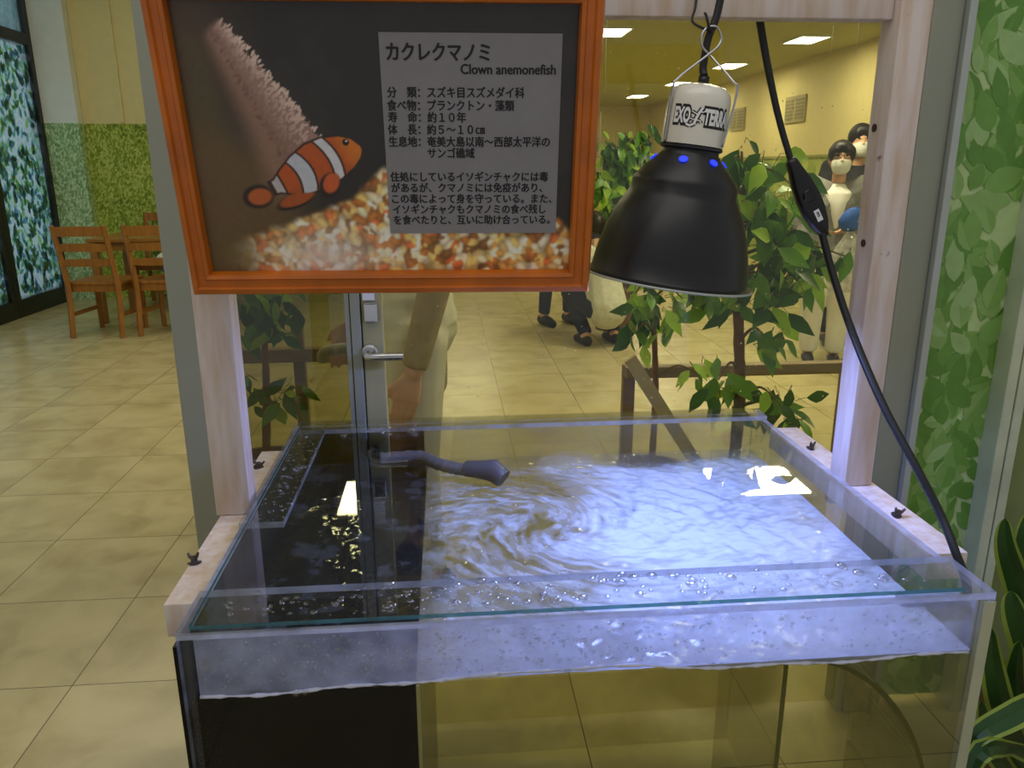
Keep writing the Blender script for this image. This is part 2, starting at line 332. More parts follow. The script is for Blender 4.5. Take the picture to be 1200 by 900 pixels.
# ------------------------------------------------------------------ the hall
def struct(name, mb, m, parent=None, smooth=False):
    o = mb.build(name, m, parent, smooth)
    if not parent: o['kind'] = 'structure'
    return o
XL, XR, YF, ZC = -3.95, 4.2, 16.5, 2.5
YB = 8.5                                   # wall behind the dining table
struct('floor', MB().box(XL-.3, XR+.3, -1.6, YF+.2, -.06, 0), M['floor'])
struct('ceiling', MB().box(-1.3, XR+.1, 1.75, YF+.1, ZC, ZC+.08), M['ceil'])
struct('ceiling', MB().box(XL-.1, -1.3, 1.75, YB+.1, 3.6, 3.68), M['pale'])
struct('wall_bulkhead', MB().box(-1.38, -1.3, 1.75, YB, ZC, 3.6), M['cream'])
struct('wall_right', MB().box(XR, XR+.1, 1.75, YF, 1.42, ZC), M['cream_far'])
struct('wall_right', MB().box(XR-.004, XR+.1, 1.75, YF, 0, 1.41), M['dado_far'])
struct('trim_1', MB().box(XR-.02, XR+.1, 1.75, YF, 1.41, 1.435), mat('dado_rail_paint', (150, 150, 80), .6))
struct('baseboard_right', MB().box(XR-.02, XR, 1.75, YF, 0, .09), M['cream_far'])
struct('wall_far', MB().box(-1.3, XR, YF, YF+.1, 0, ZC), M['cream_far'])
wl = MB(); wl.box(XL, -.9, YB, YB+.1, 1.745, 3.6); struct('wall_back', wl, M['cream'])
struct('wall_back', MB().box(XL, -.9, YB-.006, YB+.1, 0, 1.745), M['dado'])
struct('wall_return', MB().box(-1.0, -.9, YB+.1, YF, 0, ZC), M['cream_far'])
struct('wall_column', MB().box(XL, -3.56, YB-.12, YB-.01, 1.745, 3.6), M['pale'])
struct('wall_column', MB().box(XL, -3.56, YB-.126, YB-.01, 0, 1.745), M['dado_daylit'])
struct('trim_2', MB().box(-3.2, -3.16, YB-.02, YB-.007, 1.76, 3.6), M['cream'])

def leafprint(w_, h_, L, n, seed, inks, along='x'):
    """one flat printed sheet: ground + leaf prints, a hair proud of it"""
    rnd = random.Random(seed); mb = MB()
    def P(a, b, d): return (a, -d, b) if along == 'x' else (d, a, b)
    mb.mi = 0
    mb.add([P(0, 0, -.002), P(w_, 0, -.002), P(w_, h_, -.002), P(0, h_, -.002)], [(0, 1, 2, 3)])
    for i in range(n):
        l = L*rnd.uniform(.7, 1.25); wd = l*rnd.uniform(.42, .62); a = rnd.gauss(PI/2, .75); cx = rnd.uniform(0, w_); cz = rnd.uniform(0, h_)
        d = .0002+.0014*i/n; ca, sa = math.cos(a), math.sin(a); mb.mi = rnd.randint(1, len(inks)-1)
        out_ = [(-.5, 0), (-.36, .3), (-.12, .48), (.12, .42), (.34, .2), (.5, 0)]
        top = [(x*l, y*wd) for x, y in out_]; bot = [(x*l, -y*wd) for x, y in out_[1:-1]][::-1]
        def cl(q): return P(min(max(cx+q[0]*ca-q[1]*sa, 0), w_), min(max(cz+q[0]*sa+q[1]*ca, 0), h_), d)
        mb.add([cl(q) for q in top], [list(range(6))])
        if rnd.random() < .6: mb.mi = max(1, mb.mi-1)
        mb.add([cl(q) for q in [top[-1]]+bot+[top[0]]], [list(range(6))])
    return mb
# left window wall (x = XL), black frames, leaf film in the lower lights
wx = XL+.02
def wframe(n, y0, y1, seed):
    fr = MB(); z1 = 3.6
    for (a, b, c, d) in ((y0, y0+.07, 0, z1), (y1-.07, y1, 0, z1)): fr.box(wx-.05, wx+.05, a, b, c, d, bev=.004)
    fr.box(wx-.05, wx+.05, y0+.07, y1-.07, 0, .16); fr.box(wx-.05, wx+.05, y0+.07, y1-.07, 2.44, 2.54); fr.box(wx-.05, wx+.05, y0+.07, y1-.07, z1-.08, z1)
    o = struct('window_%d' % n, fr, M['black_metal'])
    lp = leafprint(y1-y0-.14, 2.28, .105, int(760*(y1-y0)), seed, FILM_L, 'y').build('leaf_film', FILM_L, o, loc=(wx+.012, y0+.07, .16))
    g = MB().box(wx-.004, wx+.004, y0+.07, y1-.07, 2.54, z1-.08).build('upper_pane', FILM_L[0], o)
wframe(1, 7.36, 8.38, 3); wframe(2, 6.32, 7.35, 4); wframe(3, 5.28, 6.31, 5)
struct('wall_left', MB().box(XL-.06, XL+.04, 1.75, 5.27, 0, 3.6), M['cream'])

# glass partition just behind the tank
PY = 1.60
po = MB(); po.box(-.548, -.47, PY-.03, PY+.05, 0, 2.5, bev=.004); struct('trim_3', po, M['alu'])
struct('trim_4', MB().box(-.47, -.455, PY-.02, PY+.04, 0, 2.5), M['alu_light'])
rp_ = MB(); rp_.box(.953, 1.018, PY-.03, PY+.05, 0, 2.5, bev=.004); struct('trim_5', rp_, M['alu'])
struct('trim_6', MB().box(1.018, 1.034, PY-.045, PY+.05, 0, 2.5, bev=.002), M['alu_light'])
struct('trim_7', MB().box(.940, .953, PY-.02, PY+.04, 0, 2.5), M['alu_light'])
mu = MB(); mu.box(1.222, 1.246, PY-.05, PY+.05, 0, 2.5, bev=.002); mu.box(1.250, 1.272, PY-.05, PY+.05, 0, 2.5, bev=.002); struct('trim_8', mu, mat('pale_green_mullion', (196, 204, 176), .4, .1))
struct('trim_9', MB().box(1.272, 1.40, PY-.03, PY+.05, 0, 2.5, bev=.003), mat('olive_mullion', (120, 134, 84), .4, .1))
w4 = struct('window_4', MB().box(-.13, .940, PY-.004, PY+.004, .02, 2.5), M['part_glass'])
spk = MB(); rsp = random.Random(77)
for i in range(260):
    q = (rsp.uniform(-.12, .93), rsp.betavariate(1.2, 1.2)*.75+.8); r_ = rsp.choice([.0008, .001, .0013, .0018])
    spk.lathe([(r_, 0), (r_*.7, r_*.5), (r_*.1, r_*.7)], 7, M=Matrix.Translation((q[0], PY-.0041, q[1])) @ Matrix.Rotation(PI/2, 4, 'X'))
for i in range(22):
    x = rsp.uniform(-.1, .9); z0 = rsp.uniform(1.2, 1.7); spk.box(x-.0005, x+.0005, PY-.0045, PY-.0041, z0, z0+rsp.uniform(.05, .14))
o = spk.build('dried_splashes', mat('dried_salt_splash', (200, 196, 150), .6), w4, True); o['kind'] = 'stuff'
f5 = struct('window_5', MB().box(1.034, 1.222, PY+.004, PY+.010, .02, 2.5), FILM_R[0])
leafprint(.188, 2.48, .080, 520, 11, FILM_R).build('leaf_film', FILM_R, f5, loc=(1.034, PY, .02))
f6 = struct('window_6', MB().box(1.40, 2.3, PY+.004, PY+.010, .02, 2.5), FILM_D[0])
leafprint(.9, 2.48, .088, 1300, 12, FILM_D).build('leaf_film', FILM_D, f6, loc=(1.40, PY, .02))
# glass door: smoked pane, stile, lever handle and lock
d1 = bpy.data.objects.new('door_1', None); COL.objects.link(d1); d1['kind'] = 'structure'
MB().box(-.435, -.205, PY-.004, PY+.004, .05, 2.4).build('pane', M['dark_glass'], d1)
st = MB(); st.box(-.452, -.432, PY-.015, PY+.025, .02, 2.4); st.build('hinge_stile', mat('pale_door_stile', (196, 190, 156), .45), d1)
st = MB(); st.box(-.207, -.198, PY-.018, PY+.03, .02, 2.4); st.box(-.196, -.176, PY-.022, PY+.03, .02, 2.4, bev=.002); st.build('lock_stile', M['alu'], d1)
MB().box(-.174, -.132, PY-.016, PY+.024, .02, 2.4, bev=.002).build('closing_stile', mat('olive_door_stile', (164, 156, 108), .45), d1)
hd = MB(); hx = at(434, 410, y=PY)
hd.lathe([(.017, 0), (.017, .012), (.013, .016)], 20, M=Matrix.Translation((-.160, PY-.016, hx.z)) @ Matrix.Rotation(PI/2, 4, 'X'))
hd.tube([(-.160, PY-.03, hx.z), (-.160, PY-.06, hx.z), (-.150, PY-.066, hx.z), (-.09, PY-.066, hx.z)], .0085, 12)
hd.build('lever_handle', M['chrome'], d1, 'auto')
hb = MB(); q0 = at(412, 408, y=PY+.1); q1 = at(382, 412, y=PY+.1); q2 = at(379, 424, y=PY+.1)
hb.tube(spline([(-.19, PY+.028, q0.z), (-.20, PY+.1, q0.z), q1, q2], 6), .013, 12)
hb.build('inner_lever_handle', M['white_metal'], d1, True)
lk = MB(); lz = at(440, 358, y=PY).z; lk.box(-.168, -.140, PY-.03, PY-.016, lz-.03, lz+.01, bev=.003); lk.build('lock_case', M['chrome'], d1)
lk = MB(); lk.box(-.170, -.146, PY-.0185, PY-.016, lz+.014, lz+.075); lk.build('notice', M['paper'], d1)

# ceiling lamps
def ceiling_lamp(x, y, w_, d_, label, ink):
    t = thing('ceiling_light', label, 'ceiling light', (x, y, ZC), group='ceiling lights of the hall')
    MB().box(-w_/2-.02, w_/2+.02, -d_/2-.02, -d_/2, -.02, 0).box(-w_/2-.02, w_/2+.02, d_/2, d_/2+.02, -.02, 0).box(-w_/2-.02, -w_/2, -d_/2, d_/2, -.02, 0).box(w_/2, w_/2+.02, -d_/2, d_/2, -.02, 0).build('frame', M['white_metal'], t)
    MB().box(-w_/2, w_/2, -d_/2, d_/2, -.012, -.002).build('diffuser', ink, t)
for (u, v, w_, d_, lab) in ((716, 36, .28, .44, 'square lit ceiling light beside the top right corner of the picture frame'),
                            (945, 45, .27, .42, 'largest lit square ceiling light, above and right of the switch cord'),
                            (855, 76, .27, .46, 'lit square ceiling light between the lamp cable and the switch cord'),
                            (795, 97, .27, .5, 'lit ceiling light just left of the white lamp cap top'),
                            (747, 112, .27, .5, 'smallest lit ceiling light, farthest back near the far wall')):
    q = at(u, v, z=ZC); ceiling_lamp(q.x, q.y, w_, d_, lab, M['lamp_on'])
ceiling_lamp(2.12, 4.93, .62, .50, 'ceiling light mirrored as the big glare on the right of the water', M['lamp_on'])
ceiling_lamp(-.67, 4.90, .13, .56, 'narrow ceiling light mirrored as the bright streak on the dark water at the left', M['lamp_on'])
for (u, v, lab) in ((865, 140, 'smaller grey louvre on the far right wall just right of the lamp cap'), (933, 128, 'larger grey louvre on the right wall beyond the switch cord')):
    q = at(u, v, x=XR-.002); t = thing('wall_vent', lab, 'vent', q, group='louvres on the right wall')
    fr = MB().box(-.02, 0, -.27, .27, -.15, .15).build('frame', M['vent'], t)
    for s in (-1, 1):
        sl = MB()
        for k in range(6): sl.box(-.026, -.02, s*.14-.105, s*.14+.105, -.115+k*.04, -.09+k*.04)
        sl.build('slats', mat('dark_vent_slat', (130, 122, 84), .5), t)

# ------------------------------------------------------------------ aquarium
TX0, TX1, TY0, TY1, TZ = -.300, .631, .760, 1.484, .830
T_ = .010; WZ = .746; BX = -.047          # pane thickness, water level, right side of the black box
aq = thing('aquarium', 'clear acrylic aquarium full of water under a glass lid', 'aquarium', (0, 0, 0))
def pane(name, x0, x1, y0, y1, z0, z1, edge, m, parent=aq):
    mb = MB(); mb.box(x0, x1, y0, y1, z0, z1)
    # faces: bottom, top, front, back, left, right
    for i in edge: mb.m[i] = 1
    return mb.build(name, [m, M['acr_edge']], parent)
pane('front_pane', TX0, TX1, TY0, TY0+T_, .03, TZ-.009, (1, 4, 5), M['acrylic'])
pane('back_pane', TX0+T_, TX1-T_, TY1-T_, TY1, .03, TZ-.009, (1,), M['acr_back'])
pane('side_pane', TX0, TX0+T_, TY0+T_, TY1, .03, TZ-.009, (1,), M['acr_back'])
pane('side_pane', TX1-T_, TX1, TY0+T_, TY1, .03, TZ-.009, (1,), M['acr_back'])
MB().box(TX0, TX1, TY0, TY1, .005, .03).build('base_plate', M['acrylic'], aq)
# flange round the top
FZ0, FZ1 = TZ-.009, TZ
fl = MB(); FW_ = .052
fl.box(TX0, TX1, TY0, TY0+.088, FZ0, FZ1); fl.m[-4] = 1; fl.m[-3] = 1; fl.m[-1] = 1; fl.m[-2] = 1
fl.box(TX0, TX1, TY1-FW_, TY1, FZ0, FZ1); fl.m[-4] = 1; fl.m[-1] = 1; fl.m[-2] = 1
fl.box(TX0, TX0+.062, 1.03, TY1-FW_, FZ0, FZ1); fl.m[-1] = 1; fl.m[-4] = 1
fl.build('rim_flange', [M['acrylic'], M['acr_edge']], aq)
# strip and corner tab under the lid at the left front
tb = MB(); tb.box(TX0+.012, TX0+.075, TY0+.035, TY0+.11, FZ0-.014, FZ0-.001, bev=.002); tb.build('corner_tab', M['curve_acr'], aq)
tb = MB(); tb.box(TX1-.105, TX1-.03, TY0+.012, TY0+.03, FZ0-.014, FZ0-.001, bev=.002); tb.build('corner_tab', M['acr_edge'], aq)
# outside seams of the right front edge
MB().box(TX1-.013, TX1+.0006, TY0-.0015, TY0-.0003, .03, TZ-.012).build('corner_strip', mat('pale_acrylic_edge', (176, 178, 150), .4), aq)
MB().box(TX0-.004, TX0-.0005, TY0-.001, TY1, .03, TZ-.016).build('black_side_sheet', M['black_acr'], aq)
# black box (filter chamber) across the left third
bb = MB()
bb.box(TX0+T_+.001, BX, TY0+T_+.001, TY0+T_+.006, .03, WZ-.006); bb.box(BX-.005, BX, TY0+T_+.006, TY1-T_-.001, .03, WZ-.006)
bb.box(TX0+T_+.001, BX-.005, TY1-T_-.006, TY1-T_-.001, .03, FZ0-.004); bb.box(TX0+T_+.001, TX0+T_+.006, TY0+T_+.006, TY1-T_-.006, .03, WZ-.006)
bb.box(TX0+T_+.006, BX-.005, TY0+T_+.006, TY1-T_-.006, .50, .505)
bb.build('filter_box', M['black_acr'], aq)
MB().box(BX+.0005, BX+.004, TY0+T_+.001, TY0+T_+.006, .03, WZ-.008).build('box_seam', mat('olive_seam', (150, 146, 92), .5), aq)
MB().box(-.21, -.205, TY0+T_+.03, TY1-T_-.03, .505, .70).build('filter_divider', M['black_acr'], aq)
# curved clear panel in the right half
cp = MB(); vs = []; n = 26; cx, cz, rx, rz = .398, .44, .215, .305
for d in (0, .006):
    for i in range(n+1):
        a = PI/2*(1-i/n); vs.append((cx+(rx-d)*math.cos(a), cz+(rz-d)*math.sin(a)))
ring = vs
def arc(y): return [(x, y, z) for x, z in ring]
y0, y1 = TY0+.02, TY0+.22
V = arc(y0)+arc(y1); k = n+1; fs = []; ms = []
for i in range(n):
    fs.append((i, i+1, k+i+1, k+i)); ms.append(1)                        # front edge
    fs.append((i, i+1, 2*k+i+1, 2*k+i)); ms.append(0); fs.append((k+i, k+i+1, 3*k+i+1, 3*k+i)); ms.append(0)
b0 = len(cp.v); cp.add(V, fs); cp.m = ms
cp.mi = 0; cp.box(cx-.006, cx, y0, y1, .03, cz+rz); cp.m[-4] = 1
cp.box(cx+rx-.006, cx+rx, y0, y1, .03, cz); cp.m[-4] = 1
cp.build('curved_panel', [M['curve_acr'], mat('smoky_cut_edge', (104, 104, 78), .4)], aq)

# water: rippled surface with its milky mask of bubbles and painted glow, separate body per chamber
def ripple(x, y, big):
    dx, dy = x-.06, y-1.31; r = np.sqrt(dx*dx+dy*dy)+1e-4
    sx, sy = x-.24, y-1.13; R = np.sqrt(sx*sx+sy*sy)+1e-4; th = np.arctan2(sy, sx)
    z = .9*np.sin(150*r-3*np.sin(9*x+4*y))*np.exp(-r/.16)
    z += .75*np.sin(150*R+2.2*th+2.0*np.sin(14*x+11*y)+1.3*np.sin(31*y-17*x))*np.exp(-((R-.16)/.15)**2)
    rnd = random.Random(7)
    for i in range(26):
        k = rnd.uniform(80, 420); a = rnd.uniform(0, 2*PI); ph = rnd.uniform(0, 6.3)
        z += (34/k)*.8*np.sin(k*(x*math.cos(a)+y*math.sin(a))+ph+1.6*np.sin(17*x+ph)+1.6*np.sin(15*y-ph))
    return z*big
def fbm(x, y, s, seed, octv=4):
    out_ = np.zeros_like(x); rs = np.random.RandomState(seed); amp = 1; tot = 0
    for o in range(octv):
        G = rs.rand(64, 64); fx_ = (x*s*2**o) % 63; fy_ = (y*s*2**o) % 63
        i = np.floor(fx_).astype(int); j = np.floor(fy_).astype(int); a = fx_-i; b = fy_-j; a = a*a*(3-2*a); b = b*b*(3-2*b)
        i1 = (i+1) % 64; j1 = (j+1) % 64
        out_ += amp*(G[i, j]*(1-a)*(1-b)+G[i1, j]*a*(1-b)+G[i, j1]*(1-a)*b+G[i1, j1]*a*b); tot += amp; amp *= .55
    return out_/tot
def water_sheet(name, x0, x1, y0, y1, nx, ny, foam_glow_f, amp, m, label):
    X, Y = np.meshgrid(np.linspace(x0, x1, nx), np.linspace(y0, y1, ny)); edge = np.minimum(np.minimum(X-x0, x1-X), np.minimum(Y-y0, y1-Y))
    Z = WZ+ripple(X, Y, amp)*np.clip(edge/.02, .25, 1); fo = np.clip(foam_glow_f(X, Y), 0, 1)
    mb = MB(); mb.v = [tuple(q) for q in np.stack([X, Y, Z], -1).reshape(-1, 3)]
    mb.f = [(j*nx+i, j*nx+i+1, (j+1)*nx+i+1, (j+1)*nx+i) for j in range(ny-1) for i in range(nx-1)]; mb.m = [0]*len(mb.f)
    o = mb.build(name, m, None, True)
    a = o.data.attributes.new('foam', 'FLOAT', 'POINT'); a.data.foreach_set('value', fo.reshape(-1).astype(np.float32))
    return tag(o, label, 'water', kind='stuff')
def foam_glow_main(x, y):
    cx_, cy_ = .17, 1.15; dx, dy = x-cx_, y-cy_; R = np.sqrt(dx*dx+dy*dy); tw = 2.6*np.exp(-R/.16)
    u = cx_+dx*np.cos(tw)-dy*np.sin(tw); v = cy_+dx*np.sin(tw)+dy*np.cos(tw)
    wx_ = fbm(u+2, v+2, 12, 5)-.5; wy_ = fbm(u+5, v+3, 12, 6)-.5
    n1_ = fbm(u+3+.10*wx_, v*1.5+3+.10*wy_, 16, 1, 5); n2_ = fbm(u*1.2+2+.05*wx_, v*2.6+2+.05*wy_, 34, 2, 4)
    f = .22+.95*(n1_-.42)+1.1*(n2_-.5)
    right = 1/(1+np.exp(-(x-.235-.20*(1.30-y)*-.35+.16*wx_)/.028))        # milky lamp side of the swirl: bubbles plus painted lit white
    front = 1/(1+np.exp((y-.93-.1*wy_)/.04))
    f = f*(1-.85*right)+right*(.84+.60*(n2_-.5)+.35*(n1_-.5))
    f = np.maximum(f, front*(.56+.5*(n2_-.5)))
    back = 1/(1+np.exp(-(y-1.405+.5*.03*np.sin(20*x)+.05*wx_)/.010)); f = f*(1-.9*back)
    dk = np.exp(-(((x-.16)/.09)**2+((y-1.335)/.045)**2)); f = f*(1-.8*dk)
    leftm = np.clip((x-BX)/.05, 0, 1); return np.clip(f, .02, .93)*(.3+.7*leftm)
wm = water_sheet('water', BX, TX1-T_-.001, TY0+T_+.001, TY1-T_-.001, 330, 340, foam_glow_main, .0013, M['water'], 'swirling milky blue water on the lamp side of the aquarium')
wsd = MB(); wsd.add([(BX+.005, TY0+T_+.0015, .031), (TX1-T_-.001, TY0+T_+.0015, .031), (TX1-T_-.001, TY0+T_+.0015, WZ-.003), (BX+.005, TY0+T_+.0015, WZ-.003)], [(0, 1, 2, 3)])
wsd.build('water_side', M['water_side'], wm)
water_sheet('water', TX0+T_+.001, BX, TY0+T_+.001, TY1-T_-.008, 110, 320, lambda x, y: .05*(fbm(x+4, y+4, 30, 9) > .62)+.02, .00035, M['water'], 'dark calm water over the black box on the left')
# condensation on the inside of the front pane, and the bright meniscus below it
rnd = random.Random(4)
def wl_z(x): return .7435+.0035*math.sin(9*x+1)+.0015*math.sin(37*x)+(.006*math.exp(-((x-.16)/.10)**2))
fg = MB(); nx = 120; xs = [TX0+T_+.004+(TX1-TX0-2*T_-.008)*i/nx for i in range(nx+1)]
vs = []; fs = []
for x in xs: vs += [(x, TY0+T_+.001, wl_z(x)), (x, TY0+T_+.001, FZ0-.004)]
for i in range(nx): fs.append((2*i, 2*i+2, 2*i+3, 2*i+1))
fg.add(vs, fs); o = fg.build('condensation', M['fog'], aq); o['kind'] = 'stuff'
MB().tube([(x, TY0+T_+.0012, wl_z(x)) for x in xs], [.0019+.0007*math.sin(i*.9)+.0006*math.sin(i*2.3+1) for i in range(len(xs))], 6).build('waterline', mat('wet_meniscus', (214, 216, 238), .15, var=.1), aq, True)
# drops
def drops(name, pts, parent, label=None):
    mb = MB()
    for p_, r_, nrm in pts:
        prof = [(r_*math.cos(PI/2*i/4)+1e-5, r_*.55*math.sin(PI/2*i/4)) for i in range(5)]
        R_ = Vector((0, 0, 1)).rotation_difference(Vector(nrm)).to_matrix().to_4x4()
        mb.lathe(prof, 9, M=Matrix.Translation(p_) @ R_ @ Matrix.Diagonal((1, rnd.uniform(.75, 1.2), 1, 1)), cap0=False)
    o = mb.build(name, M['drop'], parent, True); o['kind'] = 'stuff'; return o
fp = []
for i in range(1300):
    x = rnd.uniform(TX0+.02, TX1-.03); zt = FZ0-.004; zb = wl_z(x)+.010
    dens = .25+.75*math.exp(-((x-.0)/.25)**2)
    if rnd.random() > dens: continue
    fp.append(((x, TY0-.0002, zb+.004+(zt-zb-.004)*rnd.random()**.8), rnd.choice([.0009, .0011, .0014, .0018, .0026]), (0, -1, 0)))
for u in (346, 357, 440, 467, 522, 585, 665, 950): x = at(u, 800, y=TY0).x; fp.append(((x, TY0-.0002, wl_z(x)+.007), rnd.choice([.003, .0042]), (0, -1, 0)))
drops('water_drops', fp, aq)

# ------------------------------------------------------------------ lid
LZ = TZ+.0007
lid = thing('glass_lid', 'flat wet glass lid with a green front edge resting on the aquarium', 'lid', (0, 0, LZ))
lm = MB().box(TX0+.014, TX1-.036, TY0+.004, TY1-.012, 0, .005); lm.m[2] = 1; lm.m[4] = 1
lm.build('glass_sheet', [M['lid'], M['lid_edge']], lid)
dp = []
for i in range(260):
    x = TX0+.03+(TX1-TX0-.09)*rnd.betavariate(1.6, 2.0); y = TY0+.012+.055*rnd.random()
    dp.append(((x, y, .0051), rnd.choice([.0012, .0016, .002, .003, .0042]), (0, 0, 1)))
for i in range(210): dp.append(((TX0+.022+.045*rnd.random(), rnd.uniform(1.02, 1.45), .0051), rnd.choice([.001, .0015, .002, .0028]), (0, 0, 1)))
for i in range(26): dp.append(((rnd.uniform(-.2, -.05), rnd.uniform(1.36, 1.46), .0051), rnd.choice([.002, .004, .006]), (0, 0, 1)))
for i in range(60): dp.append(((rnd.uniform(-.2, .55), rnd.uniform(.86, 1.44), .0051), rnd.choice([.001, .0014, .002]), (0, 0, 1)))
for i in range(46): dp.append(((rnd.uniform(-.1, .56), rnd.uniform(.775, .84), .0051), rnd.choice([.004, .006, .007]), (0, 0, 1)))
drops('water_drops', dp, lid)

# ------------------------------------------------------------------ return hose with nozzle
hs = thing('return_hose', 'grey blue water hose with flared nozzle lying on the water', 'hose', (0, 0, 0))
hp = [at(u, v, z=zz) for u, v, zz in ((446, 538, .775), (490, 535, .778), (512, 543, .775), (535, 549, .772), (548, 550, .772))]
hpts = spline(hp, 10); hm = MB(); hm.tube(hpts, [.0118+.0010*math.sin(i*1.9) for i in range(len(hpts))], 14); hm.build('hose', M['grey_pl'], hs, True)
a, b, c = at(545, 549, z=.774), at(578, 551, z=.774), at(590, 561, z=.762)
nz_ = MB(); nz_.tube([a, a.lerp(b, .5), b, c], [.0145, .0170, .0215, .018], 16); nz_.build('nozzle', mat('dark_blue_plastic', (74, 72, 84), .35), hs, 'auto')

# ------------------------------------------------------------------ white wooden stand round the tank
fr = thing('wooden_stand', 'white washed wooden frame with uprights and crossbeam clamped on the aquarium', 'frame', (0, 0, 0))
RZ = .802
def plank(name, x0, x1, y0, y1, z0, z1): return MB().box(x0, x1, y0, y1, z0, z1, bev=.0022).build(name, M['wash'], fr, 'auto')
plank('rail', -.352, -.3050, .868, 1.400, RZ-.045, RZ)
plank('rail', .6430, .700, .905, 1.440, RZ-.040, RZ)
plank('upright', -.357, -.3055, 1.118, 1.160, RZ+.0005, 1.72)
plank('upright', .6435, .690, 1.138, 1.190, RZ+.0005, 1.72)
plank('crossbeam', -.305, .643, 1.155, 1.187, 1.511, 1.60)
for (u, v) in ((1025, 150), (1012, 285)):
    q = at(u, v, x=.6430); MB().lathe([(.006, 0), (.006, .0015)], 14, M=Matrix.Translation(q) @ Matrix.Rotation(-PI/2, 4, 'Y')).build('screw_hole', M['hole'], fr)
for (u, v) in ((228, 657), (303, 545), (950, 523), (1051, 602)):
    q = at(u, v+3, z=RZ); b_ = MB(); b_.lathe([(.009, 0), (.009, .0015), (.0045, .002), (.004, .010)], 14)
    for s in (-1, 1): b_.tube([(0, 0, .005), (s*.006, .001, .009), (s*.0085, .001, .014)], [.003, .0024, .0016], 8)
    a_ = random.Random(u).uniform(0, 3); o = b_.build('wing_bolt', M['rust'], fr, 'auto', loc=q+Vector((0, 0, .0003))); o.rotation_euler = (.25, .2, a_)

# ------------------------------------------------------------------ framed sign
SO = Vector((-.0704, 1.0452, 1.1482)); SR = Matrix.Rotation(-.0308, 4, 'Z') @ Matrix.Rotation(.1989, 4, 'X') @ Matrix.Rotation(.0037, 4, 'Y')
sign = bpy.data.objects.new('picture_frame', None); COL.objects.link(sign); sign.matrix_world = Matrix.Translation(SO) @ SR
tag(sign, 'orange wood framed photograph of an orange and white fish with Japanese caption panel', 'framed sign')
SRi = np.array(SR.to_3x3()).T; SOn = np.array(SO)
def onsign(u, v):
    d = _ray(u, v); nn = np.array(SR.to_3x3()) @ np.array([0, 1, 0]); c0 = np.array([0, 0, CAMH]); tt = ((SOn-c0) @ nn)/(d @ nn)
    q = SRi @ (c0+d*tt-SOn); return float(q[0]), float(q[2])
PX0, PX1, PZ0, PZ1, SW, SH = -.236, .234, .029, .350, .2625, .380
def molding(name, a0, a1, o0, o1):        # mitred, stepped section between outer edge (a0-a1) and inner edge (o0-o1)
    sec = [(0, .018), (0, .002), (.10, -.004), (.34, -.006), (.42, -.002), (.72, -.002), (.80, -.005), (.95, -.003), (1, .002), (1, .012)]
    vs = []; k = len(sec)
    for A, B in ((a0, o0), (a1, o1)):
        for s_, d_ in sec: vs.append((A[0]+(B[0]-A[0])*s_, d_, A[1]+(B[1]-A[1])*s_))
    fs = [(i, (i+1) % k, k+(i+1) % k, k+i) for i in range(k)]+[list(range(k)), [k+i for i in range(k)][::-1]]
    return MB().add(vs, fs).build(name, M['frame_wood'], sign, 'auto')
A = [(-SW, 0), (SW, 0), (SW, SH), (-SW, SH)]; B = [(PX0, PZ0), (PX1, PZ0), (PX1, PZ1), (PX0, PZ1)]
for i in range(4): molding('frame_bar', A[i], A[(i+1) % 4], B[i], B[(i+1) % 4])
MB().box(-SW+.008, SW-.008, .0125, .016, .008, SH-.008).build('backing', mat('brown_board', (96, 74, 50), .8), sign)
# the print itself
GW, GH = 400, 274
U, V_ = np.meshgrid(np.linspace(0, 470, GW), np.linspace(0, 321, GH))      # mm from the lower left corner of the print
def sm(a, b, x): k = np.clip((x-a)/(b-a), 0, 1); return k*k*(3-2*k)
def mixc(img, col, k): return img*(1-k[..., None])+np.array(col, float)*k[..., None]
img = np.zeros((GH, GW, 3)); img[:] = (44, 39, 35)
n0 = fbm(U/100+1, V_/100+1, 1.6, 21); n1f = fbm(U/100+3, V_/100+3, 6, 22); n2f = fbm(U/100+4, V_/100+4, 22, 23, 3)
img = mixc(img, (92, 70, 44), sm(120, 10, U)*.9); img = mixc(img, (112, 94, 34), sm(75, 15, U)*sm(.5, .7, n0)*.8)
img = mixc(img, (60, 54, 46), sm(.45, .75, n0)*.5)
# soft brown coral band left of the fish
img = mixc(img, (108, 82, 48), sm(165, 95, U)*sm(190, 120, V_+.35*U-30)*.85)
# coral: wedge along a slanting line from (57,300) to (165,160)
dxl, dyl = 108/176.8, -140/176.8; al = (U-57)*dxl+(V_-300)*dyl; pe = -((U-57)*dyl-(V_-300)*dxl)    # pe>0 : right/up of the line
inn = sm(3, -3, pe+3*(n2f-.5)*6)*sm(-8, 4, al)*sm(196, 176, al)*sm(-30-.42*al-8, -14-.32*al, pe)
img = mixc(img, (150, 112, 92), inn*.95); img = mixc(img, (168, 132, 120), inn*sm(-45, -5, pe)*.8)
rs = random.Random(5)
def dab(img, x, y, rx, ry, ang, col, k=1.0):
    R_ = max(rx, ry)+2; i0, i1 = int(max(0, (x-R_)/470*GW)), int(min(GW, (x+R_)/470*GW+2)); j0, j1 = int(max(0, (y-R_)/321*GH)), int(min(GH, (y+R_)/321*GH+2))
    if i1 <= i0 or j1 <= j0: return
    u = U[j0:j1, i0:i1]-x; v = V_[j0:j1, i0:i1]-y; ca, sa = math.cos(ang), math.sin(ang)
    q = ((u*ca+v*sa)/rx)**2+((-u*sa+v*ca)/ry)**2; kk = sm(1.25, .6, q)*k
    img[j0:j1, i0:i1] = img[j0:j1, i0:i1]*(1-kk[..., None])+np.array(col, float)*kk[..., None]
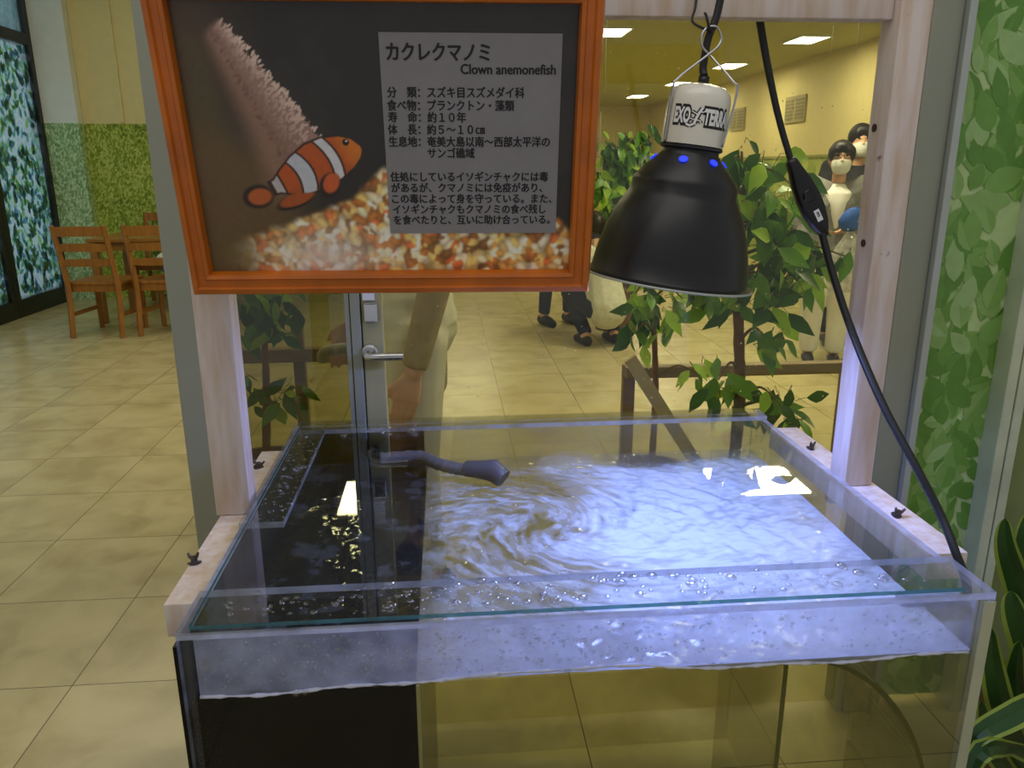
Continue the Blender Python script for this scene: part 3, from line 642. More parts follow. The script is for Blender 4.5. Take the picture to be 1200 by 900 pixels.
for i in range(430):
    a_ = rs.uniform(0, 178); wd = 18+a_*.24; p_ = rs.uniform(-wd, 4); x = 57+dxl*a_-dyl*p_*1.0; y = 300+dyl*a_+dxl*p_
    br = max(0, 1+p_/wd); c_ = (124+104*br, 88+108*br, 76+104*br); ang = rs.uniform(.2, 1.3)
    dab(img, x, y, rs.uniform(2.6, 5), rs.uniform(1.2, 1.9), ang, c_, .9)
# gravel
NP = 900; gx = np.array([rs.uniform(0, 470) for _ in range(NP)]); gy = np.array([rs.uniform(0, 140) for _ in range(NP)])
low = V_ < 140; pu = U[low]; pv = V_[low]; best = np.full(pu.shape, 1e9); idx = np.zeros(pu.shape, int)
for i in range(NP):
    ang = (i*2.399) % PI; ca, sa = math.cos(ang), math.sin(ang); du = pu-gx[i]; dv = pv-gy[i]
    d_ = (du*ca+dv*sa)**2*.5+(-du*sa+dv*ca)**2*1.6; k = d_ < best; best[k] = d_[k]; idx[k] = i
pal = np.array([(214, 206, 196), (226, 212, 190), (200, 150, 82), (178, 112, 52), (150, 96, 50), (196, 170, 120), (222, 190, 120), (204, 110, 60), (130, 90, 52), (232, 228, 224)], float)
rr = np.random.RandomState(3).randint(0, 10, NP); gc = np.minimum(pal[rr][idx]*np.array((1.16, 1.12, 1.0))*(1.06-.006*np.clip(best, 0, 50))[:, None], 250)
white = np.exp(-(((pu-150)/75)**2+((pv-22)/34)**2)); gc = gc*(1-.75*white[:, None])+np.array((236, 226, 226))*.75*white[:, None]
full = np.zeros((GH, GW, 3)); full[low] = gc
for _ in range(2): full[1:-1, 1:-1] = (full[1:-1, 1:-1]*2+full[:-2, 1:-1]+full[2:, 1:-1]+full[1:-1, :-2]+full[1:-1, 2:])/6
top = 34+np.interp(U, [0, 40, 120, 190, 230, 270, 330, 400, 440, 470], [-10, 8, 34, 62, 100, 96, 70, 62, 46, 20])+10*(n1f-.5)
lf = sm(10, 95, U)
img = img*(1-(sm(6, -6, V_-top)*lf)[..., None])+full*(sm(6, -6, V_-top)*lf)[..., None]
img = mixc(img, (100, 84, 46), sm(70, 20, U)*sm(70, 30, V_)*.6)
# the fish, drawn along its axis: snout at (203,160), tail at (62,97)
sx0, sy0, tx0, ty0 = 205., 158., 64., 96.; L_ = math.hypot(tx0-sx0, ty0-sy0); ex, ey = (tx0-sx0)/L_, (ty0-sy0)/L_
s_ = ((U-sx0)*ex+(V_-sy0)*ey)/L_; h_ = ((U-sx0)*ey-(V_-sy0)*ex)         # h_ > 0 : towards the back
sp_ = [0, .04, .12, .25, .4, .55, .68, .76, .80]; up_ = [3, 14, 23, 30, 31, 25, 16, 9, 8]; dn_ = [3, 10, 17, 23, 26, 23, 15, 8, 7]
U0 = np.interp(s_, sp_, up_); D0 = np.interp(s_, sp_, dn_)
body = sm(1.2, -1.2, h_-U0)*sm(1.2, -1.2, -h_-D0)*sm(-.006, .006, s_)*sm(.812, .80, s_)
edge = sm(3.4, 1.0, h_-U0)*sm(3.4, 1.0, -h_-D0)*sm(-.01, .0, s_)*sm(.83, .81, s_)
img = mixc(img, (38, 24, 18), edge*sm(.1, .2, s_))
img = mixc(img, (188, 84, 24), body); img = mixc(img, (214, 118, 26), body*sm(.22, .06, s_)); img = mixc(img, (150, 64, 22), body*sm(-5, -25, h_)*.5)
dab(img, 72, 98, 20, 15, .2, (36, 24, 18)); dab(img, 74, 98, 16, 11, .2, (186, 92, 36))                       # tail fin
dab(img, 118, 92, 26, 9, .35, (36, 24, 18)); dab(img, 120, 95, 25, 8, .35, (172, 80, 26))                    # anal fin
def band(c_, w_, bow, col=(214, 212, 214)):
    global img
    d_ = np.abs(s_-(c_+bow*(h_/30)**2*np.sign(bow)*1.0)); k = body*sm(w_+.008, w_, d_); kb = body*sm(w_+.026, w_+.014, d_)
    img = mixc(img, (40, 24, 20), kb); img = mixc(img, col, k)
band(.235, .032, .05); band(.50, .055, -.07, (196, 198, 206)); band(.755, .03, .01, (190, 180, 178))
dab(img, 163, 112, 13, 17, -.5, (40, 24, 20)); dab(img, 165, 115, 10, 14, -.5, (206, 92, 40))               # side fin
dab(img, 187, 165, 4.2, 4.2, 0, (20, 16, 16)); dab(img, 188, 166.5, 1.2, 1.2, 0, (220, 210, 200))            # eye
img = np.clip(img*(1+.10*(n2f[..., None]-.5)), 0, 255)
li = np.where(img/255 <= .04045, img/255/12.92, ((img/255+.055)/1.055)**2.4)
mb = MB(); sxp = PX0+U/470*(PX1-PX0); szp = PZ0+V_/321*(PZ1-PZ0)
mb.v = [tuple(q) for q in np.stack([sxp, np.full_like(sxp, .0115), szp], -1).reshape(-1, 3)]
mb.f = [(j*GW+i, j*GW+i+1, (j+1)*GW+i+1, (j+1)*GW+i) for j in range(GH-1) for i in range(GW-1)]; mb.m = [0]*len(mb.f)
pr = mb.build('photo_print', M['print'], sign)
ca = pr.data.color_attributes.new('print', 'FLOAT_COLOR', 'POINT'); ca.data.foreach_set('color', np.concatenate([li, np.ones((GH, GW, 1))], -1).reshape(-1).astype(np.float32))
# caption panel and its lettering
q = [onsign(458, 276), onsign(645, 276), onsign(662, 46), onsign(441, 38)]
px0 = (q[0][0]+q[3][0])/2; px1 = (q[1][0]+q[2][0])/2+.003; pz0 = q[0][1]; pz1 = q[3][1]
cpn = MB().box(px0, px1, .0095, .0105, pz0, pz1).build('caption_panel', M['panel'], sign)
def text_mesh(s, bold=0.0, shear=0):
    cu = bpy.data.curves.new('txt', 'FONT'); cu.body = s; cu.size = 1; cu.offset = bold; cu.resolution_u = 3; cu.shear = shear
    o = bpy.data.objects.new('txt', cu); COL.objects.link(o); bpy.context.view_layer.update()
    me = bpy.data.meshes.new_from_object(o.evaluated_get(bpy.context.evaluated_depsgraph_get()))
    vs = [tuple(v.co) for v in me.vertices]; fs = [list(p_.vertices) for p_ in me.polygons]
    bpy.data.objects.remove(o); bpy.data.curves.remove(cu); bpy.data.meshes.remove(me); return vs, fs
def line(mb, s, u0, u1, v, hz, bold=.00042):
    vs, fs = text_mesh(s)
    x0 = min(p_[0] for p_ in vs); x1 = max(p_[0] for p_ in vs); a, zc = onsign(u0, v); b, _ = onsign(u1, v)
    cjk = ord(s.strip()[0]) > 255; mid = .38 if cjk else .265
    for k, (ox, oz) in enumerate(((-bold, 0), (bold, 0), (0, bold*.7), (0, -bold*.7))):
        mb.add([(a+(p_[0]-x0)/(x1-x0)*(b-a)+ox, .0092-.00002*k, zc+(p_[1]-mid)*hz+oz) for p_ in vs], fs)
mb = MB(); line(mb, 'カクレクマノミ', 452, 574, 61, .0225, .0007); mb.build('title_lettering', M['ink'], cpn)
mb = MB(); line(mb, 'Clown anemonefish', 540, 652, 83, .0158, .0005); mb.build('english_lettering', M['ink'], cpn)
mb = MB()
for s, u0, u1, v in (('分　類：スズキ目スズメダイ科', 453, 615, 109), ('食べ物：プランクトン・藻類', 453, 603, 124.5), ('寿　命：約１０年', 454, 546, 138.5), ('体　長：約５～１０㎝', 454, 568, 153),
                     ('生息地：奄美大島以南～西部太平洋の', 455, 645, 167.5), ('サンゴ礁域', 501, 556, 181)): line(mb, s, u0, u1, v, .0135)
mb.build('facts_lettering', M['ink'], cpn)
mb = MB()
for s, u0, u1, v in (('住処にしているイソギンチャクには毒', 457, 643, 209), ('があるが、クマノミには免疫があり、', 458, 636, 222), ('この毒によって身を守っている。また、', 459, 647, 235),
                     ('イソギンチャクもクマノミの食べ残し', 460, 640, 247.5), ('を食べたりと、互いに助け合っている。', 461, 645, 260)): line(mb, s, u0, u1, v, .0130)
mb.build('story_lettering', M['ink'], cpn)

# ------------------------------------------------------------------ heat lamp
LY = 1.115; LB = at(782, 326, y=LY)
lamp = thing('clamp_lamp', 'black dome lamp with white cap hanging over the water', 'lamp', LB, (.02, .13, 0)); LS = 1.06; LZS = .85; lamp.scale = (LS, LS, LZS)
dm = MB(); prof = [(.1135, -.001), (.1140, .002), (.108, .004), (.1065, .006), (.1035, .035), (.096, .075), (.086, .108), (.0745, .135), (.0705, .143), (.0700, .157), (.0675, .166), (.052, .187), (.040, .203), (.037, .208), (.037, .217)]
dm.lathe(prof, 64, cap0=False, cap1=True); dm.build('dome', M['dome'], lamp, 'auto')
dm = MB(); dm.lathe([(r-.0015, z) for r, z in prof[:-2] if z > -.01], 64, cap0=False, cap1=True); dm.build('reflector', M['dome_in'], lamp, True)
MB().lathe([(.1142, -.0032), (.1152, -.0012), (.1142, .0008), (.1125, -.0012), (.1142, -.0032)], 64, cap0=False, cap1=False).build('rim_ring', M['alu_light'], lamp, True)
MB().lathe([(.0385, .213), (.041, .2145), (.041, .218), (.037, .221)], 48).build('collar', M['black_metal'], lamp, 'auto')
cz0 = .220; cap = MB(); capprof = [(.0405, cz0), (.0405, cz0+.062), (.0395, cz0+.075), (.036, cz0+.085), (.029, cz0+.0915), (.016, cz0+.095), (.004, cz0+.096)]
capo = cap.lathe(capprof, 48).build('ceramic_cap', M['ceramic'], lamp, 'auto')
MB().tube([(0, 0, cz0+.095), (0, 0, cz0+.107)], .007, 14).build('cable_gland', M['black_pl'], lamp, True)
# logo: black outlined white letters bent round the cap
lg = MB(); lgw = MB()
def bend(x, z, d): th = x/.0405-PI/2+LOGO; r_ = .0405+d; return (r_*math.cos(th), r_*math.sin(th), z)
LOGO = -.18; LZc = cz0+.043
def letters(s, x0, x1, z0, z1):
    vs, fs = text_mesh(s, .045); a0 = min(p_[0] for p_ in vs); a1 = max(p_[0] for p_ in vs); b1 = max(p_[1] for p_ in vs)
    bold, fb = text_mesh(s, .18)
    lg.add([bend(x0+(p_[0]-a0)/(a1-a0)*(x1-x0), z0+p_[1]/b1*(z1-z0), .0004) for p_ in bold], fb)
    lgw.add([bend(x0+(p_[0]-a0)/(a1-a0)*(x1-x0), z0+p_[1]/b1*(z1-z0), .0008) for p_ in vs], fs)
letters('EXO', -.035, -.013, LZc-.011, LZc+.012); letters('TERRA', .004, .040, LZc-.011, LZc+.012)
def stroke(mb, pts, w_, d_):
    for i in range(len(pts)-1):
        (x0, z0), (x1, z1) = pts[i], pts[i+1]; l_ = math.hypot(x1-x0, z1-z0) or 1; nx_, nz2 = -(z1-z0)/l_*w_, (x1-x0)/l_*w_
        mb.add([bend(x0+nx_, z0+nz2, d_), bend(x0-nx_, z0-nz2, d_), bend(x1-nx_, z1-nz2, d_), bend(x1+nx_, z1+nz2, d_)], [(0, 1, 2, 3)])
liz = [(-.010, -.009), (-.006, -.0105), (-.002, -.008), (-.001, -.003), (.001, .003), (.0035, .008)]
legs_ = [[(-.006, .004), (-.002, .002), (.0, .001)], [(.001, .004), (.005, .004), (.007, .006)], [(-.007, -.003), (-.004, -.004), (-.001, -.004)], [(-.001, -.004), (.003, -.005), (.004, -.007)]]
for pts, w_ in [(liz, .0016)]+[(q_, .0008) for q_ in legs_]:
    pp = [(x*1.3-.004, LZc+z*1.5) for x, z in pts]; stroke(lg, pp, w_+.0018, .0004); stroke(lgw, pp, w_, .0009)
lg.build('logo_outline', M['ink'], capo); lgw.build('logo_lettering', M['white_ink'], capo)
for th in (-2.02, -1.13, -.1, .9, 1.9, 2.9):
    n_ = Vector((math.cos(th)*.78, math.sin(th)*.78, .62)).normalized(); p_ = Vector((.0465*math.cos(th), .0465*math.sin(th), .196))
    Rm = Matrix.Translation(p_) @ Vector((0, 0, 1)).rotation_difference(n_).to_matrix().to_4x4()
    MB().lathe([(.0058, -.001), (.0058, .0012)], 16, M=Rm).build('vent_glow_disc', M['vent_glow'], lamp)  # glowing discs in place of lamp light shining out of the vents
# bail wire: two legs that cross and close in a loop
lp = [(-.0405, -.012, .218), (-.0415, -.012, .300), (-.036, -.010, .318), (-.004, -.004, .356), (.010, -.002, .374), (.0125, 0, .388), (.004, .001, .402), (-.008, .001, .398), (-.013, 0, .385), (-.010, -.001, .370), (.004, -.004, .356), (.028, -.030, .322), (.035, -.034, .306), (.030, -.0325, .222)]
MB().tube(spline(lp, 7), .0017, 8).build('bail_wire', M['steel_wire'], lamp, True)
MB().lathe([(.012, .155), (.020, .14), (.030, .11), (.033, .085), (.028, .06), (.014, .045), (.003, .042)], 24).build('bulb', M['lamp_disc'], lamp, True)
ll = bpy.data.lights.new('lamp_light', 'AREA'); ll.shape = 'DISK'; ll.size = .16; ll.energy = 8.5; ll.color = (.25, .34, 1.0); ll.spread = math.radians(176)
llo = bpy.data.objects.new('lamp_light', ll); COL.objects.link(llo); llo.parent = lamp; llo.location = (0, 0, .035)
# cable of the lamp, hook, and the switch cord
lw_ = lambda x, y, z: (Matrix.Translation(LB) @ Matrix.Rotation(.13, 4, 'Y') @ Matrix.Rotation(.02, 4, 'X')) @ Vector((x*LS, y*LS, z*LZS))
top_ = lw_(0, 0, cz0+.1075)
cb = MB().tube(spline([top_, at(824, 78, y=LY), at(830, 45, y=LY+.002), at(840, 18, y=LY+.004), at(850, -30, y=LY+.008)], 8), .0052, 12).build('lamp_cable', M['black_cord'], None, True)
tag(cb, 'black cable rising from the white lamp cap past the beam', 'cable')
lt = lw_(-.001, .001, .402)
hk = MB().tube(spline([at(818, -20, y=1.151), at(815, 8, y=1.149), at(812, 26, y=LY+.004), lt+Vector((0, .003, -.006)), lt+Vector((-.006, -.004, -.002)), lt+Vector((-.010, -.002, .012)), lt+Vector((-.012, 0, .016))], 6), .0018, 8).build('wire_hook', M['black_cord'], None, True)
tag(hk, 'thin black wire hook over the beam carrying the silver lamp loop', 'hook')
sw = thing('switch_cord', 'black cord with inline rocker switch running from beam to right tank corner', 'cord')
CY = 1.165
c1 = [at(u, v, y=y_) for u, v, y_ in ((884, -10, 1.198), (890, 22, 1.196), (899, 75, 1.19), (913, 140, 1.18), (928, 192, CY))]
MB().tube(spline(c1, 6), [.0062-.0014*min(1, i/20) for i in range(25)], 12).build('upper_cord', M['black_cord'], sw, True)
c2 = [at(u, v, y=y_) for u, v, y_ in ((962, 268, CY-.006), (975, 318, 1.135), (999, 390, 1.085), (1035, 475, 1.01), (1075, 550, .945), (1103, 605, .905))]+[Vector((.655, .868, .82)), Vector((.664, .85, .78)), Vector((.670, .845, .70))]
MB().tube(spline(c2, 6), .0056, 12).build('lower_cord', M['black_cord'], sw, True)
s0, s1 = at(926, 186, y=CY), at(966, 276, y=CY-.006); ax = (s1-s0); ln_ = ax.length; ax.normalize()
fwd = Vector((0, -1, 0)); sd = ax.cross(fwd).normalized(); fwd = sd.cross(ax).normalized()
MS = Matrix(((ax.x, sd.x, fwd.x, s0.x), (ax.y, sd.y, fwd.y, s0.y), (ax.z, sd.z, fwd.z, s0.z), (0, 0, 0, 1)))
sb_ = MB(); wds = [(.0, .006), (.04, .0085), (.14, .0105), (.3, .0155), (.5, .0185), (.68, .018), (.84, .014), (.93, .0095), (.96, .0075), (1, .006)]
vs = []; fs = []; n = 16
for s_2, w_ in wds:
    for k in range(n):
        th = 2*PI*k/n; vs.append((s_2*ln_, w_*math.copysign(abs(math.cos(th))**.7, math.cos(th)), min(.011, w_)*math.copysign(abs(math.sin(th))**.7, math.sin(th))))
for i in range(len(wds)-1):
    for k in range(n): fs.append((i*n+k, i*n+(k+1) % n, (i+1)*n+(k+1) % n, (i+1)*n+k))
fs.append(list(range(n))[::-1]); fs.append([(len(wds)-1)*n+k for k in range(n)])
sbo = sb_.add(vs, fs, MS).build('switch_body', M['black_pl'], sw, True)
MB().lathe([(.0095, 0), (.0095, .002), (.008, .0035), (.0065, .003)], 24, M=MS @ Matrix.Translation((ln_*.47, .001, .0105))).build('switch_dial', M['black_pl'], sbo, 'auto')
MB().box(ln_*.66, ln_*.80, -.004, .0045, .0108, .0116, MS).build('sticker', M['paper'], sbo)
vs, fs = text_mesh('E', .03)
MB().add([(ln_*.685+(.75-p_[1])*.010, -.002+p_[0]*.008, .0119) for p_ in vs], fs, MS).build('sticker_print', M['ink'], sbo)

# ------------------------------------------------------------------ plants
def leaf_faces(mb, base, d, L, wd, up, droop=.25, rnd=random):
    d = d.normalized(); s = d.cross(up).normalized(); nrm = s.cross(d).normalized(); pts = [(0, 0), (.15, .25), (.38, .5), (.62, .42), (.84, .18), (1, 0)]
    vs = []; k = []
    for x, y in pts:
        c = base+d*(L*x)-nrm*(droop*L*x*x)*1.0-Vector((0, 0, droop*.3*L*x*x)); f_ = .10*wd*2
        vs += [c+s*(wd*y)+nrm*(y*f_), c, c-s*(wd*y)+nrm*(y*f_)]
    fs = []
    for i in range(5): fs += [(3*i, 3*i+1, 3*i+4, 3*i+3), (3*i+1, 3*i+2, 3*i+5, 3*i+4)]
    mb.add(vs, fs)
def ficus(name, label, base, trunk_pts, tr_r, blobs, L, seed, pot_r=.16, pot_h=.30, weights=(.45, .37, .18), y0=2.15):
    rnd = random.Random(seed); t = thing(name, label, 'potted tree', (base[0], base[1], 0))
    off = Vector((base[0], base[1], 0))
    p = MB().lathe([(pot_r*.72, .002), (pot_r*.98, pot_h*.9), (pot_r*1.06, pot_h*.92), (pot_r*1.06, pot_h), (pot_r*.94, pot_h), (pot_r*.92, pot_h-.03)], 28).build('pot', M['pot'], t, 'auto')
    MB().lathe([(pot_r*.9, pot_h-.05), (pot_r*.9, pot_h-.028)], 24).build('soil', M['soil'], t)
    tp = spline([Vector((0, 0, pot_h-.04))]+[Vector(q_)-off for q_ in trunk_pts], 8)
    MB().tube(tp, [tr_r*(1-.45*i/len(tp))*(1+.08*math.sin(i*2.1)) for i in range(len(tp))], 12).build('trunk', M['trunk'], t, True)
    fo = MB(); tw = MB(); tw.mi = 3
    for (u, v, ru, rv, n_, y_) in blobs:
        c = at(u, v, y=y_); anc = min([q_ for q_ in tp], key=lambda q_: (q_+off-c).length+.3*abs((q_+off).z-c.z))
        cl = c-off; mid = anc.lerp(cl, .5)+Vector((0, 0, .04)); tw.tube(spline([anc, mid, cl], 5), [.006-.0004*i for i in range(11)], 6)
        for i in range(n_):
            du, dv = rnd.gauss(0, .5), rnd.gauss(0, .5); q_ = at(u+ru*max(-1, min(1, du)), v+rv*max(-1, min(1, dv)), y=y_+rnd.uniform(-.12, .12)*(ru/40))-off
            d = Vector((rnd.gauss(0, .6), rnd.gauss(-.1, .5), rnd.gauss(-.65, .4))); up = Vector((rnd.gauss(0, .5), -1+rnd.gauss(0, .4), rnd.gauss(.4, .4)))
            l_ = L*rnd.uniform(.65, 1.2); fo.mi = rnd.choices((0, 1, 2), weights)[0]
            st_ = q_-d.normalized()*.012; tw.tube([st_.lerp(cl, .35), st_, q_], [.0014, .0011, .0009], 4, cap=False)
            leaf_faces(fo, q_, d, l_, l_*rnd.uniform(.42, .52), up, rnd.uniform(.05, .35))
    nb = len(fo.v); fo.v += tw.v; fo.f += [[nb+i for i in f] for f in tw.f]; fo.m += tw.m
    fo.build('foliage', [M['leafA'], M['leafB'], M['leafC'], M['twig']], t, True)
    return t
by = 2.15
ficus('potted_ficus', 'tall ficus tree with hanging green leaves behind the black dome lamp and cord', (at(866, 440, y=by).x, by), [at(866, 476, y=by), at(866, 400, y=by), at(864, 300, y=by), at(872, 250, y=by), at(868, 215, y=by)], .019,
      [(885, 235, 40, 55, 46, by), (915, 290, 55, 55, 56, by), (900, 335, 45, 40, 34, by), (925, 215, 30, 40, 14, by), (950, 320, 25, 35, 14, by), (868, 180, 14, 28, 9, by), (852, 350, 30, 26, 14, by), (842, 445, 30, 26, 13, by-.05), (900, 400, 38, 18, 8, by-.05), (915, 475, 38, 28, 15, by-.12), (938, 495, 20, 16, 7, by-.12), (860, 455, 14, 26, 6, by), (990, 300, 12, 20, 3, by)], .092, 31)
ficus('potted_ficus', 'slimmer ficus with few bright leaves under the left side of the lamp dome', (at(768, 440, y=2.6).x, 2.6), [at(768, 470, y=2.6), at(767, 400, y=2.6), at(764, 345, y=2.6), at(772, 300, y=2.6)], .013,
      [(742, 348, 22, 14, 9, 2.6), (762, 352, 30, 22, 16, 2.6), (745, 392, 16, 30, 9, 2.6), (775, 375, 22, 22, 8, 2.6), (820, 440, 18, 20, 7, 2.6), (780, 300, 30, 30, 20, 2.6), (800, 350, 22, 18, 9, 2.6)], .092, 32, .12, .26, (.25, .4, .35))
ficus('potted_ficus', 'bushy leafy tree farther back between the picture frame and the lamp cap', (at(722, 260, y=6.35).x, 6.35), [at(722, 330, y=6.35), at(722, 270, y=6.35), at(724, 200, y=6.35)], .035,
      [(722, 195, 36, 42, 110, 6.35), (735, 180, 26, 26, 50, 6.35), (712, 235, 28, 34, 60, 6.35), (745, 215, 26, 36, 60, 6.35), (750, 165, 22, 20, 20, 6.35)], .13, 33, .2, .36, (.4, .38, .22), 6.35)
ficus('potted_ficus', 'dim leafy plant behind the smoked glass door at the left', (at(300, 420, y=2.75).x, 2.75), [at(312, 450, y=2.75), at(310, 400, y=2.75), at(308, 350, y=2.75)], .016,
      [(305, 370, 34, 26, 34, 2.75), (325, 360, 24, 30, 24, 2.75), (320, 460, 34, 22, 20, 2.75)], .09, 34, .14, .28, (.6, .3, .1), 2.75)
# dracaena right of the tank
dr = thing('potted_dracaena', 'dark green striped strap leaved plant in the lower right corner beside the aquarium', 'potted plant', (1.22, 1.26, 0))
MB().lathe([(.10, .002), (.135, .22), (.145, .225), (.145, .25), (.128, .25), (.125, .225)], 28).build('pot', M['pot'], dr, 'auto')
MB().lathe([(.124, .20), (.124, .228)], 24).build('soil', M['soil'], dr)
MB().tube([(0, 0, .21), (.01, 0, .35), (0, .01, .45)], [.018, .016, .012], 10).build('stem', M['trunk'], dr, True)
lf = MB(); rnd2 = random.Random(8)
def strap(pts, wd):
    pts = spline(pts, 5); n_ = len(pts); vs = []
    for i, q_ in enumerate(pts):
        t_ = (pts[min(i+1, n_-1)]-pts[max(i-1, 0)]).normalized(); view = Vector((-.75, -.62, .2)); s_ = t_.cross(view).normalized(); nn = s_.cross(t_)
        x = i/(n_-1); w_ = wd*(math.sin(PI*min(1, .12+.88*x))**.6)*(1 if x < .98 else .1)
        for k in (-1, -.72, 0, .72, 1): vs.append(q_+s_*w_*k+nn*(abs(k)*w_*.35))
    for i in range(n_-1):
        for k in range(4):
            lf.mi = 1 if k in (0, 3) else 0; a = i*5+k; lf.add([vs[a], vs[a+1], vs[a+6], vs[a+5]], [(0, 1, 2, 3)])
O = Vector((1.22, 1.26, 0))
def P_(u, v, y): return at(u, v, y=y)-O
for pts, wd in (([(1215, 760, 1.22), (1195, 690, 1.2), (1180, 640, 1.2), (1178, 607, 1.2)], .020), ([(1225, 840, 1.2), (1205, 760, 1.16), (1190, 715, 1.15), (1185, 692, 1.15)], .022),
                ([(1215, 900, 1.15), (1180, 840, 1.1), (1165, 780, 1.1), (1162, 735, 1.1)], .020), ([(1230, 810, 1.1), (1190, 835, 1.06), (1150, 858, 1.04), (1128, 885, 1.04)], .018),
                ([(1230, 880, 1.1), (1190, 875, 1.05), (1150, 880, 1.02), (1130, 930, 1.0)], .018), ([(1220, 860, 1.2), (1185, 800, 1.2), (1160, 780, 1.2), (1150, 790, 1.18)], .016),
                ([(1225, 930, 1.2), (1180, 900, 1.15), (1160, 860, 1.14), (1150, 820, 1.14)], .018), ([(1235, 760, 1.25), (1215, 680, 1.25), (1200, 640, 1.25), (1205, 600, 1.25)], .018),
                ([(1225, 900, 1.3), (1190, 830, 1.3), (1165, 800, 1.3), (1150, 750, 1.3)], .018), ([(1240, 930, 1.06), (1205, 925, 1.02), (1170, 915, 1.0), (1140, 960, .98)], .02),
                ([(1230, 900, 1.18), (1200, 850, 1.18), (1190, 800, 1.18), (1195, 750, 1.16)], .022), ([(1215, 930, 1.25), (1170, 900, 1.3), (1150, 880, 1.3), (1140, 850, 1.32)], .018)):
    wd *= 1.3; strap([Vector((0, 0, .42)).lerp(P_(*pts[0]), .25)]+[P_(*q_) for q_ in pts], wd)
lf.build('leaves', [M['drac_d'], M['drac_y']], dr, True)

# ------------------------------------------------------------------ low wooden barriers behind the glass
def barrier(label, u0, u1, v, y_, th, legs, depth=.05):
    a = at(u0, v, y=y_); b = at(u1, v, y=y_); t = thing('wooden_barrier', label, 'barrier', (a.x, y_, 0), group='low wooden barriers behind the glass')
    MB().box(0, b.x-a.x, -depth/2, depth/2, a.z-th, a.z+th, bev=.003).build('rail', M['barrier_wood'], t)
    for u in legs:
        x = at(u, v, y=y_).x-a.x; MB().box(x-.022, x+.022, depth/2+.001, depth/2+.041, 0, a.z+th+(.09 if u < 400 else -.004), bev=.002).build('post', M['barrier_wood'], t)
barrier('low brown wooden barrier rail behind the ficus trunks', 733, 1060, 436, 2.75, .021, (740, 1000))
barrier('low brown wooden barrier dimly seen through the smoked glass door', 240, 402, 418, 3.0, .026, (348, 260))
sp = MB(); a, b = at(738, 420, y=2.5), at(776, 480, y=2.5); d_ = (b-a); pl = a+d_*2.1; pl.z = max(.0, pl.z)
lam = d_.normalized(); tend = a+lam*((a.z-.012)/-lam.z)
sd_ = Vector((lam.z, 0, -lam.x)).normalized(); vs = []
for c in (a, tend):
    for s, y_ in ((-1, -.008), (1, -.008), (1, .008), (-1, .008)): vs.append(c+sd_*(.022*s)+Vector((0, y_, 0)))
sp.add(vs, [(0, 1, 2, 3), (4, 7, 6, 5), (0, 4, 5, 1), (1, 5, 6, 2), (2, 6, 7, 3), (3, 7, 4, 0)])
tag(sp.build('plank', mat('greyed_plank', (172, 156, 116), .6), None), 'pale slanting plank leaning in front of the slim ficus trunk', 'plank')

# ------------------------------------------------------------------ dining set
def dining_chair(x, y, rz, label):
    t = thing('dining_chair', label, 'chair', (x, y, 0), (0, 0, rz), 'wooden dining chairs')
    W2, D2, SZ = .20, .20, .44
    # back faces -Y (towards the camera)
    for s in (-1, 1):
        MB().tube([(s*W2, -D2-.03, 0), (s*W2, -D2, .25), (s*W2, -D2+.005, SZ), (s*W2, -D2-.045, .70), (s*W2, -D2-.085, .89)], [.024, .025, .026, .024, .022], 4).build('leg', M['oak'], t, 'auto')
        MB().tube([(s*(W2-.01), D2, 0), (s*(W2-.01), D2-.005, SZ-.02)], [.022, .026], 4).build('leg', M['oak'], t, 'auto')
        MB().box(s*W2-.012, s*W2+.012, -D2, D2, .17, .20).build('stretcher', M['oak'], t)
    MB().box(-W2-.02, W2+.02, -D2+.02, D2+.03, SZ-.02, SZ+.006, bev=.006).build('seat', M['oak'], t)
    MB().box(-W2, W2, -D2+.03, D2-.0, SZ-.075, SZ-.021).build('apron', M['oak'], t)
    for z, h_ in ((.60, .026), (.72, .028), (.845, .035)):
        yb = -D2-.045-(z-.70)*.21
        cv = MB(); n_ = 8; vs = []
        for i in range(n_+1):
            x_ = -W2+2*W2*i/n_; b_ = -.018*(1-(2*i/n_-1)**2)
            vs += [(x_, yb+b_-.008, z-h_), (x_, yb+b_+.008, z-h_), (x_, yb+b_+.008, z+h_+(.008*(1-(2*i/n_-1)**2))), (x_, yb+b_-.008, z+h_+(.008*(1-(2*i/n_-1)**2)))]
        fs = [(4*i+k, 4*i+(k+1) % 4, 4*i+4+(k+1) % 4, 4*i+4+k) for i in range(n_) for k in range(4)]+[(0, 1, 2, 3), (4*n_+3, 4*n_+2, 4*n_+1, 4*n_)]
        cv.add(vs, fs).build('back_slat', M['oak'], t)
    return t
q = at(119, 396, z=0)
dining_chair(q.x, q.y+.22, -.10, 'wooden ladder back dining chair at the left, nearest the leaf covered windows')
dining_chair(q.x+.515, q.y+.24, -.08, 'wooden ladder back dining chair half hidden by the grey post')
dining_chair(at(170, 258, y=q.y+1.85).x+.20, q.y+1.62, PI+.03, 'wooden dining chair on the far side of the table against the green wallpaper')
tb = thing('dining_table', 'plain brown wooden dining table by the green wallpaper', 'table', (q.x+.42, q.y+.98, 0))
MB().box(-.70, .70, -.38, .38, .705, .735, bev=.004).build('tabletop', M['table_wood'], tb)
MB().box(-.62, .62, -.33, .33, .63, .704).build('apron', M['table_wood'], tb)
for sx in (-1, 1):
    for sy in (-1, 1): MB().box(sx*.65-.03, sx*.65+.03, sy*.34-.03, sy*.34+.03, 0, .704, bev=.003).build('leg', M['table_wood'], tb)
bx, by_ = q.x+.515, q.y+.27
bun = thing('bag', 'slate blue bag with white cloth on top lying on the half hidden chair', 'bag', (bx+.06, by_, .4465))
MB().ball((0, 0, .075), .13, .12, .075).build('bag_body', M['slate'], bun, True)
